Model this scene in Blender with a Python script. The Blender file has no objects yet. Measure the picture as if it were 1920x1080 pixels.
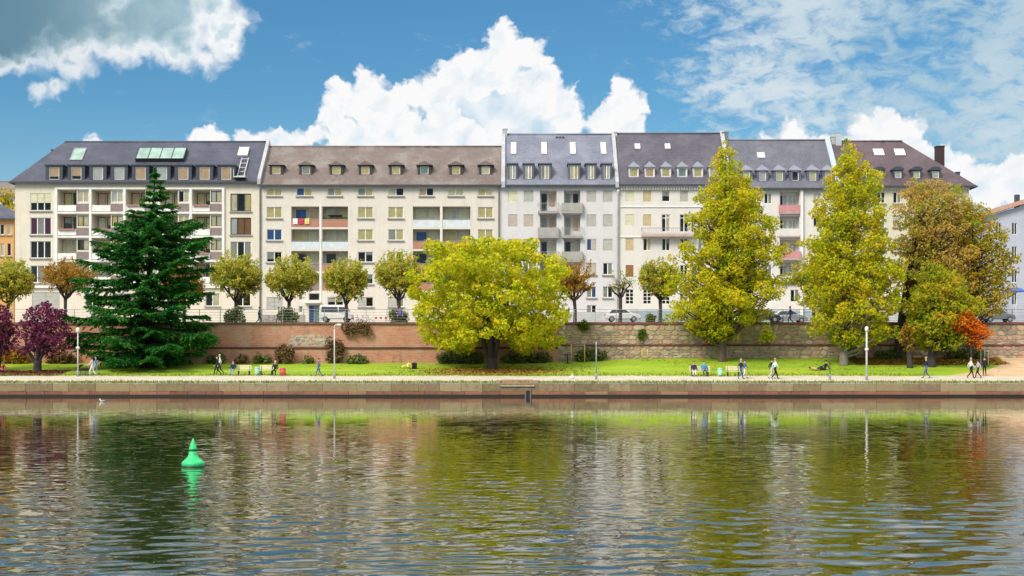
import bpy, bmesh, math, random
import numpy as np
from mathutils import Vector
R = math.radians
random.seed(7)
rng = np.random.default_rng(7)
S = bpy.context.scene
COL = S.collection
F = 2795.0          # focal length in photograph pixels
CZ = 2.25           # eye height above the river
HY = 694.0          # horizon row
STREET = 7.55

# ------------------------------------------------------------------ camera
cam = bpy.data.cameras.new('camera')
cam.sensor_width = 36.0
cam.lens = F / 1920 * 36.0
cam.shift_y = (HY - 540) / 1920
cam.clip_start = 0.5
cam.clip_end = 9000
camo = bpy.data.objects.new('camera', cam)
camo.location = (0, 0, CZ)
camo.rotation_euler = (R(90), 0, 0)
COL.objects.link(camo)
S.camera = camo

# ------------------------------------------------------------------ light
EXPO = 1.38
SUN_EL, SUN_AZ = 44.0, 218.0     # azimuth clockwise from +Y: behind the camera, to the left
sun = bpy.data.lights.new('sun', 'SUN')
sun.energy = 1.4
sun.angle = R(22)
sun.color = (1.0, 0.91, 0.78)
suno = bpy.data.objects.new('sun', sun)
COL.objects.link(suno)
d = Vector((math.sin(R(SUN_AZ)) * math.cos(R(SUN_EL)), math.cos(R(SUN_AZ)) * math.cos(R(SUN_EL)), math.sin(R(SUN_EL))))
suno.rotation_euler = (-d).to_track_quat('-Z', 'Y').to_euler()
suno.location = d * 400

S.view_settings.view_transform = 'Standard'
S.view_settings.look = 'None'
S.view_settings.exposure = EXPO
S.view_settings.gamma = 1.0
S.view_settings.use_curve_mapping = False


# ------------------------------------------------------------------ node helper
class G:
    def __init__(s, tree):
        s.t = tree
        s.n = tree.nodes
        s.l = tree.links

    def node(s, typ, **kw):
        n = s.n.new(typ)
        for k, v in kw.items():
            setattr(n, k, v)
        return n

    def put(s, sock, v):
        if v is None:
            return
        if isinstance(v, bpy.types.NodeSocket):
            s.l.new(v, sock)
        else:
            sock.default_value = v

    def math(s, op, a, b=None, c=None, clamp=False):
        n = s.node('ShaderNodeMath', operation=op, use_clamp=clamp)
        s.put(n.inputs[0], a); s.put(n.inputs[1], b); s.put(n.inputs[2], c)
        return n.outputs[0]

    def vmath(s, op, a, b=None, out=0):
        n = s.node('ShaderNodeVectorMath', operation=op)
        s.put(n.inputs[0], a); s.put(n.inputs[1], b)
        return n.outputs[out]

    def noise(s, vec, scale, detail=3, rough=0.5, out='Fac', dist=0.0):
        n = s.node('ShaderNodeTexNoise')
        s.put(n.inputs['Vector'], vec)
        n.inputs['Scale'].default_value = scale
        n.inputs['Detail'].default_value = detail
        n.inputs['Roughness'].default_value = rough
        n.inputs['Distortion'].default_value = dist
        return n.outputs[out]

    def voro(s, vec, scale, smooth=0.4):
        n = s.node('ShaderNodeTexVoronoi', feature='SMOOTH_F1')
        s.put(n.inputs['Vector'], vec)
        n.inputs['Scale'].default_value = scale
        n.inputs['Smoothness'].default_value = smooth
        return n.outputs['Distance']

    def ramp(s, fac, stops, interp='LINEAR'):
        n = s.node('ShaderNodeValToRGB')
        n.color_ramp.interpolation = interp
        e = n.color_ramp.elements
        while len(e) < len(stops):
            e.new(0.5)
        for i, (p, c) in enumerate(stops):
            e[i].position = p
            e[i].color = (c[0], c[1], c[2], 1)
        s.put(n.inputs['Fac'], fac)
        return n.outputs['Color']

    def mix(s, fac, a, b, typ='MIX'):
        n = s.node('ShaderNodeMix', data_type='RGBA', blend_type=typ)
        s.put(n.inputs[0], fac)
        s.put(n.inputs[6], a if isinstance(a, bpy.types.NodeSocket) else (a[0], a[1], a[2], 1))
        s.put(n.inputs[7], b if isinstance(b, bpy.types.NodeSocket) else (b[0], b[1], b[2], 1))
        return n.outputs[2]

    def mapr(s, v, a, b, c=0.0, d=1.0, smooth=True):
        n = s.node('ShaderNodeMapRange', interpolation_type='SMOOTHSTEP' if smooth else 'LINEAR')
        s.put(n.inputs[0], v)
        n.inputs[1].default_value = a; n.inputs[2].default_value = b
        n.inputs[3].default_value = c; n.inputs[4].default_value = d
        return n.outputs[0]


def lin(r, g, b):
    def f(c):
        c /= 255.0
        return c / 12.92 if c <= 0.04045 else ((c + 0.055) / 1.055) ** 2.4
    return (f(r), f(g), f(b))


# ------------------------------------------------------------------ sky and clouds
world = bpy.data.worlds.new('World')
S.world = world
world.use_nodes = True
g = G(world.node_tree)
g.n.clear()
wout = g.node('ShaderNodeOutputWorld')
bg = g.node('ShaderNodeBackground')
SKY_STRENGTH = 0.10
bg.inputs['Strength'].default_value = SKY_STRENGTH
g.l.new(bg.outputs[0], wout.inputs[0])
sky = g.node('ShaderNodeTexSky', sky_type='NISHITA')
sky.sun_disc = False
sky.sun_elevation = R(SUN_EL)
sky.sun_rotation = R(SUN_AZ)
sky.air_density = 1.0
sky.dust_density = 0.6
sky.ozone_density = 2.5
tc = g.node('ShaderNodeTexCoord')
dirv = tc.outputs['Generated']
sep = g.node('ShaderNodeSeparateXYZ')
g.l.new(dirv, sep.inputs[0])
az = g.math('ARCTAN2', sep.outputs[0], sep.outputs[1])
el = g.math('ARCSINE', sep.outputs[2])
cmb = g.node('ShaderNodeCombineXYZ')
g.put(cmb.inputs[0], az); g.put(cmb.inputs[1], el)
P0 = cmb.outputs[0]


def sph(px, py):
    a = math.atan((px - 960) / F)
    return a, math.atan((HY - py) / F * math.cos(a))


def warp(p, amt, scale, detail, rough=0.55):
    nz = g.noise(p, scale, detail, rough, out='Color')
    v = g.vmath('SUBTRACT', nz, (0.5, 0.5, 0.5))
    v = g.vmath('MULTIPLY', v, (amt, amt, 0))
    return g.vmath('ADD', p, v)


def sdf(p, circles, k=0.006):
    res = None
    for (px, py, r) in circles:
        a, e = sph(px, py)
        dd = g.vmath('DISTANCE', p, (a, e, 0), out=1)
        dd = g.math('SUBTRACT', dd, r / F)
        res = dd if res is None else g.math('SMOOTH_MIN', res, dd, k)
    return res


CUM = [(940, 80, 36), (900, 118, 36), (985, 105, 40), (860, 150, 44), (1012, 150, 48), (930, 175, 80), (820, 190, 46),
       (1050, 200, 44), (782, 185, 32), (745, 192, 26), (690, 165, 32), (640, 190, 34), (622, 218, 28), (705, 220, 50),
       (870, 235, 80), (1000, 245, 80), (1078, 228, 30), (585, 258, 30), (545, 270, 26), (522, 255, 20), (455, 268, 24),
       (405, 270, 26), (370, 268, 20), (655, 275, 50), (760, 265, 60), (500, 285, 40), (1176, 182, 30), (1198, 195, 20),
       (1146, 205, 28), (1122, 235, 32), (1168, 235, 40), (1490, 262, 38), (1440, 274, 30), (1650, 240, 36),
       (1618, 256, 28), (1700, 268, 44), (1745, 300, 46), (1800, 325, 40), (1570, 285, 30), (1380, 290, 30), (1845, 352, 50), (1910, 345, 56), (1600, 290, 34), (1530, 285, 30), (230, 300, 30), (170, 290, 26)]
DARK = [(300, 15, 84), (415, 60, 32), (440, 40, 22), (428, 92, 18), (385, 116, 16), (250, 40, 66), (130, 10, 96),
        (10, 10, 112), (340, 78, 42), (142, 118, 26), (98, 155, 13), (70, 172, 7), (200, 60, 50), (400, 5, 38), (-140, 0, 140)]
CUM2 = [(700, 232, 30), (668, 250, 34), (745, 250, 44), (905, 150, 20), (935, 142, 22), (960, 152, 18), (890, 165, 22), (830, 215, 34), (795, 240, 40), (1040, 178, 24),
        (1062, 215, 26), (1010, 160, 14), (870, 265, 44), (600, 262, 24), (560, 280, 26), (1160, 232, 26), (1690, 285, 28), (1660, 268, 20)]
P1 = warp(P0, 0.020, 55, 6, 0.6)
bil = g.voro(P1, 60, 0.6)
bil2 = g.voro(P1, 240, 0.5)
P1o = g.vmath('ADD', P1, (0.0016, -0.0026, 0))
bilo = g.voro(P1o, 60, 0.6)
bil2o = g.voro(P1o, 240, 0.5)
d1 = sdf(P1, CUM)
d1 = g.math('ADD', d1, g.math('MULTIPLY', g.math('SUBTRACT', bil, 0.45), 0.012))
d1 = g.math('ADD', d1, g.math('MULTIPLY', g.math('SUBTRACT', bil2, 0.45), 0.004))
m1 = g.mapr(d1, 0.0022, -0.0022)
relief = g.math('ADD', g.math('MULTIPLY', g.math('SUBTRACT', bilo, bil), 0.8), g.math('MULTIPLY', g.math('SUBTRACT', bil2o, bil2), 0.12))
inner = g.mapr(d1, -0.003, -0.040)
d1b = sdf(g.vmath('ADD', P1, (0.0, 0.002, 0)), CUM2)
d1b = g.math('ADD', d1b, g.math('MULTIPLY', g.math('SUBTRACT', bil2, 0.45), 0.006))
front = g.mapr(d1b, 0.0016, -0.0016)
inner2 = g.mapr(d1b, -0.002, -0.024)
inner = g.math('ADD', g.math('MULTIPLY', inner, g.math('SUBTRACT', 1.0, front)), g.math('MULTIPLY', g.math('MULTIPLY', inner2, 0.8), front))
lum = g.math('SUBTRACT', g.math('ADD', 0.99, relief), g.math('MULTIPLY', inner, 0.62))
lum = g.math('ADD', lum, g.math('MULTIPLY', g.math('SUBTRACT', g.noise(P1, 17, 3, 0.5), 0.5), 0.45))
C1 = g.ramp(lum, [(0.25, lin(176, 208, 230)), (0.55, lin(205, 226, 242)), (0.82, lin(236, 245, 252)), (1.0, lin(255, 255, 255))])
# broken grey cloud on the upper left
P2 = warp(P0, 0.026, 42, 7, 0.62)
d2 = sdf(P2, DARK, 0.010)
d2 = g.math('ADD', d2, g.math('MULTIPLY', g.math('SUBTRACT', g.voro(P2, 130, 0.5), 0.45), 0.008))
m2 = g.mapr(d2, 0.006, -0.006)
in2 = g.mapr(d2, 0.001, -0.017)
n2 = g.noise(P2, 34, 5, 0.6)
l2 = g.math('SUBTRACT', g.math('ADD', 1.15, g.math('MULTIPLY', g.math('SUBTRACT', n2, 0.5), 1.2)), in2)
C2 = g.ramp(l2, [(0.0, lin(152, 186, 202)), (0.35, lin(182, 208, 219)), (0.75, lin(222, 236, 243)), (1.0, lin(252, 254, 255))])
lf = g.mapr(az, -0.335, -0.20)
C2 = g.mix(g.math('MULTIPLY', g.math('SUBTRACT', 1.0, lf), in2), C2, lin(104, 144, 163))
# mottled high cloud on the right
P3 = g.vmath('MULTIPLY', P0, (1.0, 1.9, 1.0))
P3 = warp(P3, 0.03, 30, 4)
fine = g.noise(P3, 62, 8, 0.62)
big = g.noise(P3, 9, 3, 0.5)
c3 = g.mapr(az, 0.02, 0.30)
e3 = g.mapr(el, 0.10, 0.23)
cov = g.math('ADD', g.math('MULTIPLY', c3, 0.36), g.math('MULTIPLY', g.math('SUBTRACT', big, 0.5), 0.9))
cov = g.math('ADD', cov, g.math('MULTIPLY', g.math('SUBTRACT', e3, 0.5), 0.10))
m3 = g.mapr(g.math('ADD', fine, cov), 0.56, 0.92)
m3 = g.math('MULTIPLY', m3, g.mapr(az, 0.03, 0.11))
m3 = g.math('MULTIPLY', m3, 0.90)
# thin wisps on the left
wz = g.noise(g.vmath('MULTIPLY', P0, (1.0, 2.4, 1.0)), 26, 7, 0.62)
mw = g.math('MULTIPLY', g.mapr(wz, 0.60, 0.80), 0.5)
K = 0.96 / SKY_STRENGTH / 2 ** EXPO


def up(c):
    return g.mix(1.0, c, (K, K, K), 'MULTIPLY')


hs = g.node('ShaderNodeHueSaturation')
g.l.new(sky.outputs[0], hs.inputs['Color'])
hs.inputs['Saturation'].default_value = 1.18
hs.inputs['Value'].default_value = 1.0
skyc = g.mix(1.0, hs.outputs[0], (0.238, 0.375, 0.405), 'MULTIPLY')



skyc = g.mix(g.mapr(el, 0.19, 0.03, 0.0, 0.62), skyc, up(g.mix(0.0, lin(182, 214, 232), lin(182, 214, 232))))
col = g.mix(mw, skyc, up(g.mix(0.0, lin(190, 214, 232), lin(190, 214, 232))))
m3 = g.math('MAXIMUM', m3, g.math('MULTIPLY', g.math('MULTIPLY', g.mapr(az, 0.12, 0.32), g.mapr(el, 0.19, 0.06)), 0.85))
col = g.mix(m3, col, up(g.mix(g.mapr(big, 0.3, 0.7), lin(176, 206, 222), lin(222, 234, 240))))
# broken pale cloud overhead, above the frame (the river mirrors it), brightened to add fill light
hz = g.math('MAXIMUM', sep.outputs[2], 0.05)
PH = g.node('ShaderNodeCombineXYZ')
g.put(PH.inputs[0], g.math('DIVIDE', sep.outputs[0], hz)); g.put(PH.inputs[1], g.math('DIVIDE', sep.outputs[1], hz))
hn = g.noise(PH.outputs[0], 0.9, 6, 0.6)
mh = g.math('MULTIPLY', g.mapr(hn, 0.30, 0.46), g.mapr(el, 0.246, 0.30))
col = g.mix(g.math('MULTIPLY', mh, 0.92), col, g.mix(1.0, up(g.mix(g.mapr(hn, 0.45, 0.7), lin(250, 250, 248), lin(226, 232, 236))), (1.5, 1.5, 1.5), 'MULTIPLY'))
col = g.mix(m1, col, up(C1))
col = g.mix(m2, col, up(C2))
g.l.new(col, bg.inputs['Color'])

# ------------------------------------------------------------------ materials
MATS = {}


def base(name):
    m = bpy.data.materials.new(name)
    m.use_nodes = True
    gg = G(m.node_tree)
    gg.n.clear()
    o = gg.node('ShaderNodeOutputMaterial')
    p = gg.node('ShaderNodeBsdfPrincipled')
    gg.l.new(p.outputs[0], o.inputs[0])
    MATS[name] = m
    return m, gg, p, o


def bump(gg, p, h, strength=0.4, dist=0.03):
    b = gg.node('ShaderNodeBump')
    b.inputs['Strength'].default_value = strength
    b.inputs['Distance'].default_value = dist
    gg.put(b.inputs['Height'], h)
    gg.l.new(b.outputs[0], p.inputs['Normal'])


def M(name, c, rough=0.7, var=0.12, scale=1.5, metal=0.0, objrand=0.0):
    """plain painted or solid surface with a little natural variation"""
    if name in MATS:
        return MATS[name]
    m, gg, p, o = base(name)
    geo = gg.node('ShaderNodeNewGeometry')
    nz = gg.noise(geo.outputs['Position'], scale, 4, 0.6)
    lo = tuple(max(0, x * (1 - var)) for x in c)
    hi = tuple(min(1, x * (1 + var)) for x in c)
    cc = gg.ramp(nz, [(0.3, lo), (0.7, hi)])
    if objrand:
        oi = gg.node('ShaderNodeObjectInfo')
        cc = gg.mix(gg.math('MULTIPLY', oi.outputs['Random'], objrand), cc, tuple(x * 0.45 for x in c))
    gg.l.new(cc, p.inputs['Base Color'])
    p.inputs['Roughness'].default_value = rough
    p.inputs['Metallic'].default_value = metal
    return m


def stucco(name, c, stain=(0.35, 0.32, 0.27)):
    m, gg, p, o = base(name)
    geo = gg.node('ShaderNodeNewGeometry')
    pos = geo.outputs['Position']
    nz = gg.noise(pos, 0.7, 5, 0.65)
    cc = gg.ramp(nz, [(0.25, tuple(x * 0.86 for x in c)), (0.75, c)])
    st = gg.noise(gg.vmath('MULTIPLY', pos, (2.2, 2.2, 0.16)), 1.0, 5, 0.7)
    f = gg.mapr(st, 0.50, 0.80)
    cc = gg.mix(gg.math('MULTIPLY', f, 0.45), cc, stain)
    gg.l.new(cc, p.inputs['Base Color'])
    p.inputs['Roughness'].default_value = 0.9
    bump(gg, p, gg.noise(pos, 14, 3), 0.25, 0.02)
    return m


def slate(name, a, b, c, row=0.30, wid=0.45, rough=0.6):
    m, gg, p, o = base(name)
    geo = gg.node('ShaderNodeNewGeometry')
    pos = geo.outputs['Position']
    sp = gg.node('ShaderNodeSeparateXYZ')
    gg.l.new(pos, sp.inputs[0])
    cb = gg.node('ShaderNodeCombineXYZ')
    gg.put(cb.inputs[0], sp.outputs[0])
    gg.put(cb.inputs[1], gg.math('MULTIPLY', sp.outputs[2], 1.35))
    br = gg.node('ShaderNodeTexBrick')
    gg.l.new(cb.outputs[0], br.inputs['Vector'])
    br.inputs['Scale'].default_value = 1.0
    br.inputs['Brick Width'].default_value = wid
    br.inputs['Row Height'].default_value = row
    br.inputs['Mortar Size'].default_value = 0.018
    br.inputs['Mortar Smooth'].default_value = 0.4
    br.inputs['Color1'].default_value = (*a, 1)
    br.inputs['Color2'].default_value = (*b, 1)
    br.inputs['Mortar'].default_value = (*[x * 0.45 for x in a], 1)
    nz = gg.noise(pos, 0.35, 6, 0.68)
    cc = gg.mix(gg.mapr(nz, 0.42, 0.68), br.outputs['Color'], tuple(x * 1.25 for x in c))
    st = gg.noise(gg.vmath('MULTIPLY', pos, (1.6, 0.5, 0.22)), 1.0, 6, 0.7)
    cc = gg.mix(gg.math('MULTIPLY', gg.mapr(st, 0.52, 0.75), 0.5), cc, tuple(x * 0.55 for x in a))
    cc = gg.mix(0.3, cc, br.outputs['Color'])
    gg.l.new(cc, p.inputs['Base Color'])
    p.inputs['Roughness'].default_value = rough
    bump(gg, p, br.outputs['Fac'], -0.5, 0.03)
    return m


def brickmat(name, a, b, mortar, wid=0.5, row=0.17):
    m, gg, p, o = base(name)
    geo = gg.node('ShaderNodeNewGeometry')
    pos = geo.outputs['Position']
    sp = gg.node('ShaderNodeSeparateXYZ')
    gg.l.new(pos, sp.inputs[0])
    cb = gg.node('ShaderNodeCombineXYZ')
    gg.put(cb.inputs[0], sp.outputs[0]); gg.put(cb.inputs[1], sp.outputs[2])
    br = gg.node('ShaderNodeTexBrick')
    gg.l.new(cb.outputs[0], br.inputs['Vector'])
    br.inputs['Scale'].default_value = 1.0
    br.inputs['Brick Width'].default_value = wid
    br.inputs['Row Height'].default_value = row
    br.inputs['Mortar Size'].default_value = 0.016
    br.inputs['Bias'].default_value = -0.1
    br.inputs['Color1'].default_value = (*a, 1)
    br.inputs['Color2'].default_value = (*b, 1)
    br.inputs['Mortar'].default_value = (*mortar, 1)
    nz = gg.noise(pos, 0.45, 6, 0.7)
    cc = gg.mix(gg.mapr(nz, 0.45, 0.75), br.outputs['Color'], mortar)
    n2_ = gg.noise(gg.vmath('MULTIPLY', pos, (1.2, 1.2, 0.25)), 0.9, 5, 0.7)
    cc = gg.mix(gg.math('MULTIPLY', gg.mapr(n2_, 0.52, 0.75), 0.55), cc, (0.10, 0.085, 0.06))
    gg.l.new(cc, p.inputs['Base Color'])
    p.inputs['Roughness'].default_value = 0.92
    h = gg.math('ADD', gg.math('MULTIPLY', br.outputs['Fac'], -0.6), gg.noise(pos, 5, 5, 0.7))
    bump(gg, p, h, 0.7, 0.06)
    return m


def stonemat(name, stops, scale=1.2, b=0.5):
    """weathered stone; every block draws its own tone"""
    m, gg, p, o = base(name)
    geo = gg.node('ShaderNodeNewGeometry')
    pos = geo.outputs['Position']
    oi = gg.node('ShaderNodeObjectInfo')
    f = gg.math('ADD', gg.math('MULTIPLY', oi.outputs['Random'], 0.55),
                gg.math('ADD', gg.math('MULTIPLY', gg.noise(pos, scale, 6, 0.72), 0.42), gg.math('MULTIPLY', geo.outputs['Random Per Island'], 0.10)))
    cc = gg.ramp(f, stops)
    gg.l.new(cc, p.inputs['Base Color'])
    p.inputs['Roughness'].default_value = 0.9
    bump(gg, p, gg.noise(pos, 7, 5, 0.7), b, 0.06)
    return m


def leafmat(name, stops, scale=0.5, wr=0.55, trans=0.48, rough=0.6):
    m, gg, p, o = base(name)
    gg.n.remove(p)
    geo = gg.node('ShaderNodeNewGeometry')
    nz = gg.noise(geo.outputs['Position'], scale, 3, 0.6)
    f = gg.math('ADD', gg.math('MULTIPLY', geo.outputs['Random Per Island'], wr),
                gg.math('MULTIPLY', gg.mapr(nz, 0.3, 0.7, smooth=False), 1 - wr))
    cc = gg.ramp(f, stops)
    dd = gg.node('ShaderNodeBsdfDiffuse'); tt = gg.node('ShaderNodeBsdfTranslucent'); mx = gg.node('ShaderNodeMixShader')
    gg.l.new(cc, dd.inputs[0]); gg.l.new(cc, tt.inputs[0])
    mx.inputs[0].default_value = trans
    gg.l.new(dd.outputs[0], mx.inputs[1]); gg.l.new(tt.outputs[0], mx.inputs[2])
    gg.l.new(mx.outputs[0], o.inputs[0])
    return m


def barkmat(name, a, b):
    m, gg, p, o = base(name)
    geo = gg.node('ShaderNodeNewGeometry')
    pos = gg.vmath('MULTIPLY', geo.outputs['Position'], (5, 5, 1.2))
    nz = gg.noise(pos, 1.5, 6, 0.7)
    gg.l.new(gg.ramp(nz, [(0.3, a), (0.7, b)]), p.inputs['Base Color'])
    p.inputs['Roughness'].default_value = 0.95
    bump(gg, p, nz, 0.8, 0.06)
    return m


def glassmat(name, tint, refl=0.16):
    m, gg, p, o = base(name)
    gg.n.remove(p)
    tr = gg.node('ShaderNodeBsdfTransparent'); gl = gg.node('ShaderNodeBsdfGlossy'); mx = gg.node('ShaderNodeMixShader')
    tr.inputs[0].default_value = (*tint, 1)
    gl.inputs['Roughness'].default_value = 0.06
    geo = gg.node('ShaderNodeNewGeometry')
    gl.inputs[0].default_value = (0.9, 0.95, 1, 1)
    lw = gg.node('ShaderNodeLayerWeight'); lw.inputs[0].default_value = 0.25
    gg.put(mx.inputs[0], gg.math('ADD', gg.math('MULTIPLY', lw.outputs['Fresnel'], 0.8), refl, clamp=True))
    gg.l.new(tr.outputs[0], mx.inputs[1]); gg.l.new(gl.outputs[0], mx.inputs[2])
    gg.l.new(mx.outputs[0], o.inputs[0])
    return m


# ------------------------------------------------------------------ mesh builder
class MB:
    def __init__(s):
        s.v = []; s.f = []; s.m = []; s.smooth = []

    def add(s, vs, fs, mi=0, sm=False):
        b = len(s.v)
        s.v += [tuple(x) for x in vs]
        for f in fs:
            s.f.append(tuple(b + i for i in f)); s.m.append(mi); s.smooth.append(sm)

    def quad(s, a, b, c, d_, mi=0):
        s.add([a, b, c, d_], [(0, 1, 2, 3)], mi)

    def box(s, x0, x1, y0, y1, z0, z1, mi=0):
        s.add([(x0, y0, z0), (x1, y0, z0), (x1, y1, z0), (x0, y1, z0), (x0, y0, z1), (x1, y0, z1), (x1, y1, z1), (x0, y1, z1)],
              [(0, 3, 2, 1), (4, 5, 6, 7), (0, 1, 5, 4), (1, 2, 6, 5), (2, 3, 7, 6), (3, 0, 4, 7)], mi)

    def bbox(s, x0, x1, y0, y1, z0, z1, b, mi=0):
        """box with chamfered vertical edges and top"""
        o = [(x0 + b, y0), (x1 - b, y0), (x1, y0 + b), (x1, y1 - b), (x1 - b, y1), (x0 + b, y1), (x0, y1 - b), (x0, y0 + b)]
        cx, cy = (x0 + x1) / 2, (y0 + y1) / 2
        def ins(p):
            return (p[0] + (b if p[0] < cx else -b), p[1] + (b if p[1] < cy else -b))
        vs = [(p[0], p[1], z0) for p in o] + [(p[0], p[1], z1 - b) for p in o] + [(*ins(p), z1) for p in o]
        fs = [tuple(range(7, -1, -1)), tuple(range(16, 24))]
        for k in range(8):
            j = (k + 1) % 8
            fs.append((k, j, 8 + j, 8 + k)); fs.append((8 + k, 8 + j, 16 + j, 16 + k))
        s.add(vs, fs, mi)

    def tube(s, pts, rad, n=8, mi=0, cap=True, sm=True):
        pts = [Vector(p) for p in pts]
        if not isinstance(rad, (list, tuple)):
            rad = [rad] * len(pts)
        b = len(s.v); vs = []
        u = None
        for i, p in enumerate(pts):
            t = (pts[min(i + 1, len(pts) - 1)] - pts[max(i - 1, 0)])
            t = t.normalized() if t.length > 1e-9 else Vector((0, 0, 1))
            if u is None:
                u = t.orthogonal().normalized()
            else:
                u = (u - t * u.dot(t))
                u = u.normalized() if u.length > 1e-6 else t.orthogonal().normalized()
            w = t.cross(u)
            for k in range(n):
                a = 2 * math.pi * k / n
                vs.append(p + (u * math.cos(a) + w * math.sin(a)) * rad[i])
        fs = []
        for i in range(len(pts) - 1):
            for k in range(n):
                j = (k + 1) % n
                fs.append((i * n + k, i * n + j, (i + 1) * n + j, (i + 1) * n + k))
        s.add(vs, fs, mi, sm)
        if cap:
            s.f.append(tuple(b + k for k in range(n - 1, -1, -1))); s.m.append(mi); s.smooth.append(False)
            e = b + (len(pts) - 1) * n
            s.f.append(tuple(e + k for k in range(n))); s.m.append(mi); s.smooth.append(False)

    def lathe(s, prof, n=16, c=(0, 0, 0), mi=0, sm=True):
        vs = []; fs = []
        for (r, z) in prof:
            for k in range(n):
                a = 2 * math.pi * k / n
                vs.append((c[0] + r * math.cos(a), c[1] + r * math.sin(a), c[2] + z))
        for i in range(len(prof) - 1):
            for k in range(n):
                j = (k + 1) % n
                fs.append((i * n + k, i * n + j, (i + 1) * n + j, (i + 1) * n + k))
        s.add(vs, fs, mi, sm)
        b = len(s.v) - len(vs)
        s.f.append(tuple(b + k for k in range(n - 1, -1, -1))); s.m.append(mi); s.smooth.append(False)
        e = b + (len(prof) - 1) * n
        s.f.append(tuple(e + k for k in range(n))); s.m.append(mi); s.smooth.append(False)

    def prism(s, poly, y0, y1, mi=0, axis='y'):
        """poly of (a, z) extruded along y (or x)"""
        n = len(poly)
        if axis == 'y':
            vs = [(p[0], y0, p[1]) for p in poly] + [(p[0], y1, p[1]) for p in poly]
        else:
            vs = [(y0, p[0], p[1]) for p in poly] + [(y1, p[0], p[1]) for p in poly]
        fs = [tuple(range(n)), tuple(range(2 * n - 1, n - 1, -1))]
        for k in range(n):
            j = (k + 1) % n
            fs.append((k, n + k, n + j, j))
        s.add(vs, fs, mi)

    def ball(s, c, r, mi=0, n=10, m=6, sz=1.0):
        prof = []
        for i in range(m + 1):
            a = -math.pi / 2 + math.pi * i / m
            prof.append((max(1e-3, r * math.cos(a)), r * sz * math.sin(a)))
        s.lathe(prof, n, c, mi)

    def mesh(s, name, mats):
        me = bpy.data.meshes.new(name)
        me.from_pydata(s.v, [], s.f)
        for mm in (mats if isinstance(mats, (list, tuple)) else [mats]):
            me.materials.append(mm)
        if any(s.m):
            me.polygons.foreach_set('material_index', s.m)
        if any(s.smooth):
            me.polygons.foreach_set('use_smooth', s.smooth)
        me.update()
        return me

    def build(s, name, mats, parent=None, loc=(0, 0, 0), rot=0.0):
        return link(name, s.mesh(name, mats), parent, loc, rot)


def link(name, data, parent=None, loc=(0, 0, 0), rot=0.0):
    o = bpy.data.objects.new(name, data)
    o.location = loc
    o.rotation_euler = (0, 0, rot)
    if parent:
        o.parent = parent
    COL.objects.link(o)
    return o


def tag(o, label, cat, group=None, kind=None):
    o['label'] = label; o['category'] = cat
    if group:
        o['group'] = group
    if kind:
        o['kind'] = kind
    return o


def thing(name, loc, label, cat, group=None, rot=0.0):
    return tag(link(name, None, None, loc, rot), label, cat, group)


def structure(o):
    o['kind'] = 'structure'
    return o


def WX(px, Y):
    return (px - 960) * Y / F


def WZ(py, Y):
    return CZ + (HY - py) * Y / F


def sstep(a, b, x):
    t = min(1, max(0, (x - a) / (b - a)))
    return t * t * (3 - 2 * t)


GP = [(120, 1.17), (126, 1.17), (129, 1.22), (131, 1.35), (136, 1.75), (148, 2.97), (200, 2.97)]


def gz(x, y):
    z = np.interp(y, [p[0] for p in GP], [p[1] for p in GP])
    if y > 136:
        z += min(1, (y - 136) / 12) * 0.5 * sstep(-3, 18, x)
    return float(z)


def street_z(y):
    return float(np.interp(y, [149, 150, 172, 200], [6.72, 6.75, STREET, STREET]))

# ------------------------------------------------------------------ palette
WHITE = M('white_paint', (0.78, 0.77, 0.74), 0.5)
OFFW = M('offwhite_paint', (0.70, 0.68, 0.62), 0.6)
DKBROWN = M('dark_brown_wood', (0.035, 0.025, 0.02), 0.5)
BROWNP = M('brown_panel', (0.24, 0.19, 0.18), 0.7)
BRICKP = M('terracotta_panel', (0.42, 0.20, 0.14), 0.8)
LEAD = M('lead_cheek', (0.045, 0.055, 0.075), 0.5)
GREYM = M('grey_metal', (0.33, 0.35, 0.37), 0.45, metal=0.4)
DKMETAL = M('dark_metal', (0.05, 0.05, 0.055), 0.5, metal=0.3)
PALEMETAL = M('pale_metal', (0.62, 0.62, 0.6), 0.45)
SILL = M('stone_sill', (0.34, 0.32, 0.29), 0.8)
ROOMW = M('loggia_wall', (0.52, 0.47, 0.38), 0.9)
GLASS = glassmat('window_glass', (0.90, 0.91, 0.88), 0.015)
SKYGLASS = M('sky_tinted_roof_glass', (0.28, 0.41, 0.36), 0.15, 0.25, 0.8)  # opaque panes; pale teal of the reflected sky put into the colour
BLACK = M('black_plastic', (0.015, 0.015, 0.018), 0.5)
CUR = {
    'y': M('yellow_curtain', (0.84, 0.70, 0.34), 0.9), 'c': M('cream_curtain', (0.86, 0.78, 0.56), 0.9),
    'w': M('white_curtain', (0.74, 0.74, 0.72), 0.9), 'p': M('purple_curtain', (0.16, 0.03, 0.09), 0.9),
    'b': M('blue_curtain', (0.06, 0.15, 0.42), 0.9), 'o': M('orange_curtain', (0.42, 0.19, 0.07), 0.9),
    'g': M('grey_curtain', (0.50, 0.50, 0.44), 0.9), 'k': M('peach_curtain', (0.84, 0.58, 0.38), 0.9),
    't': M('teal_curtain', (0.32, 0.46, 0.44), 0.9)}
BL = {'B': M('beige_shutter', (0.45, 0.40, 0.34), 0.8), 'G': M('grey_shutter', (0.42, 0.42, 0.38), 0.8),
      'L': M('lime_shutter', (0.62, 0.60, 0.42), 0.8), 'T': M('tan_shutter', (0.52, 0.41, 0.24), 0.8), 'R': M('rust_shutter', (0.30, 0.12, 0.05), 0.8)}

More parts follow.
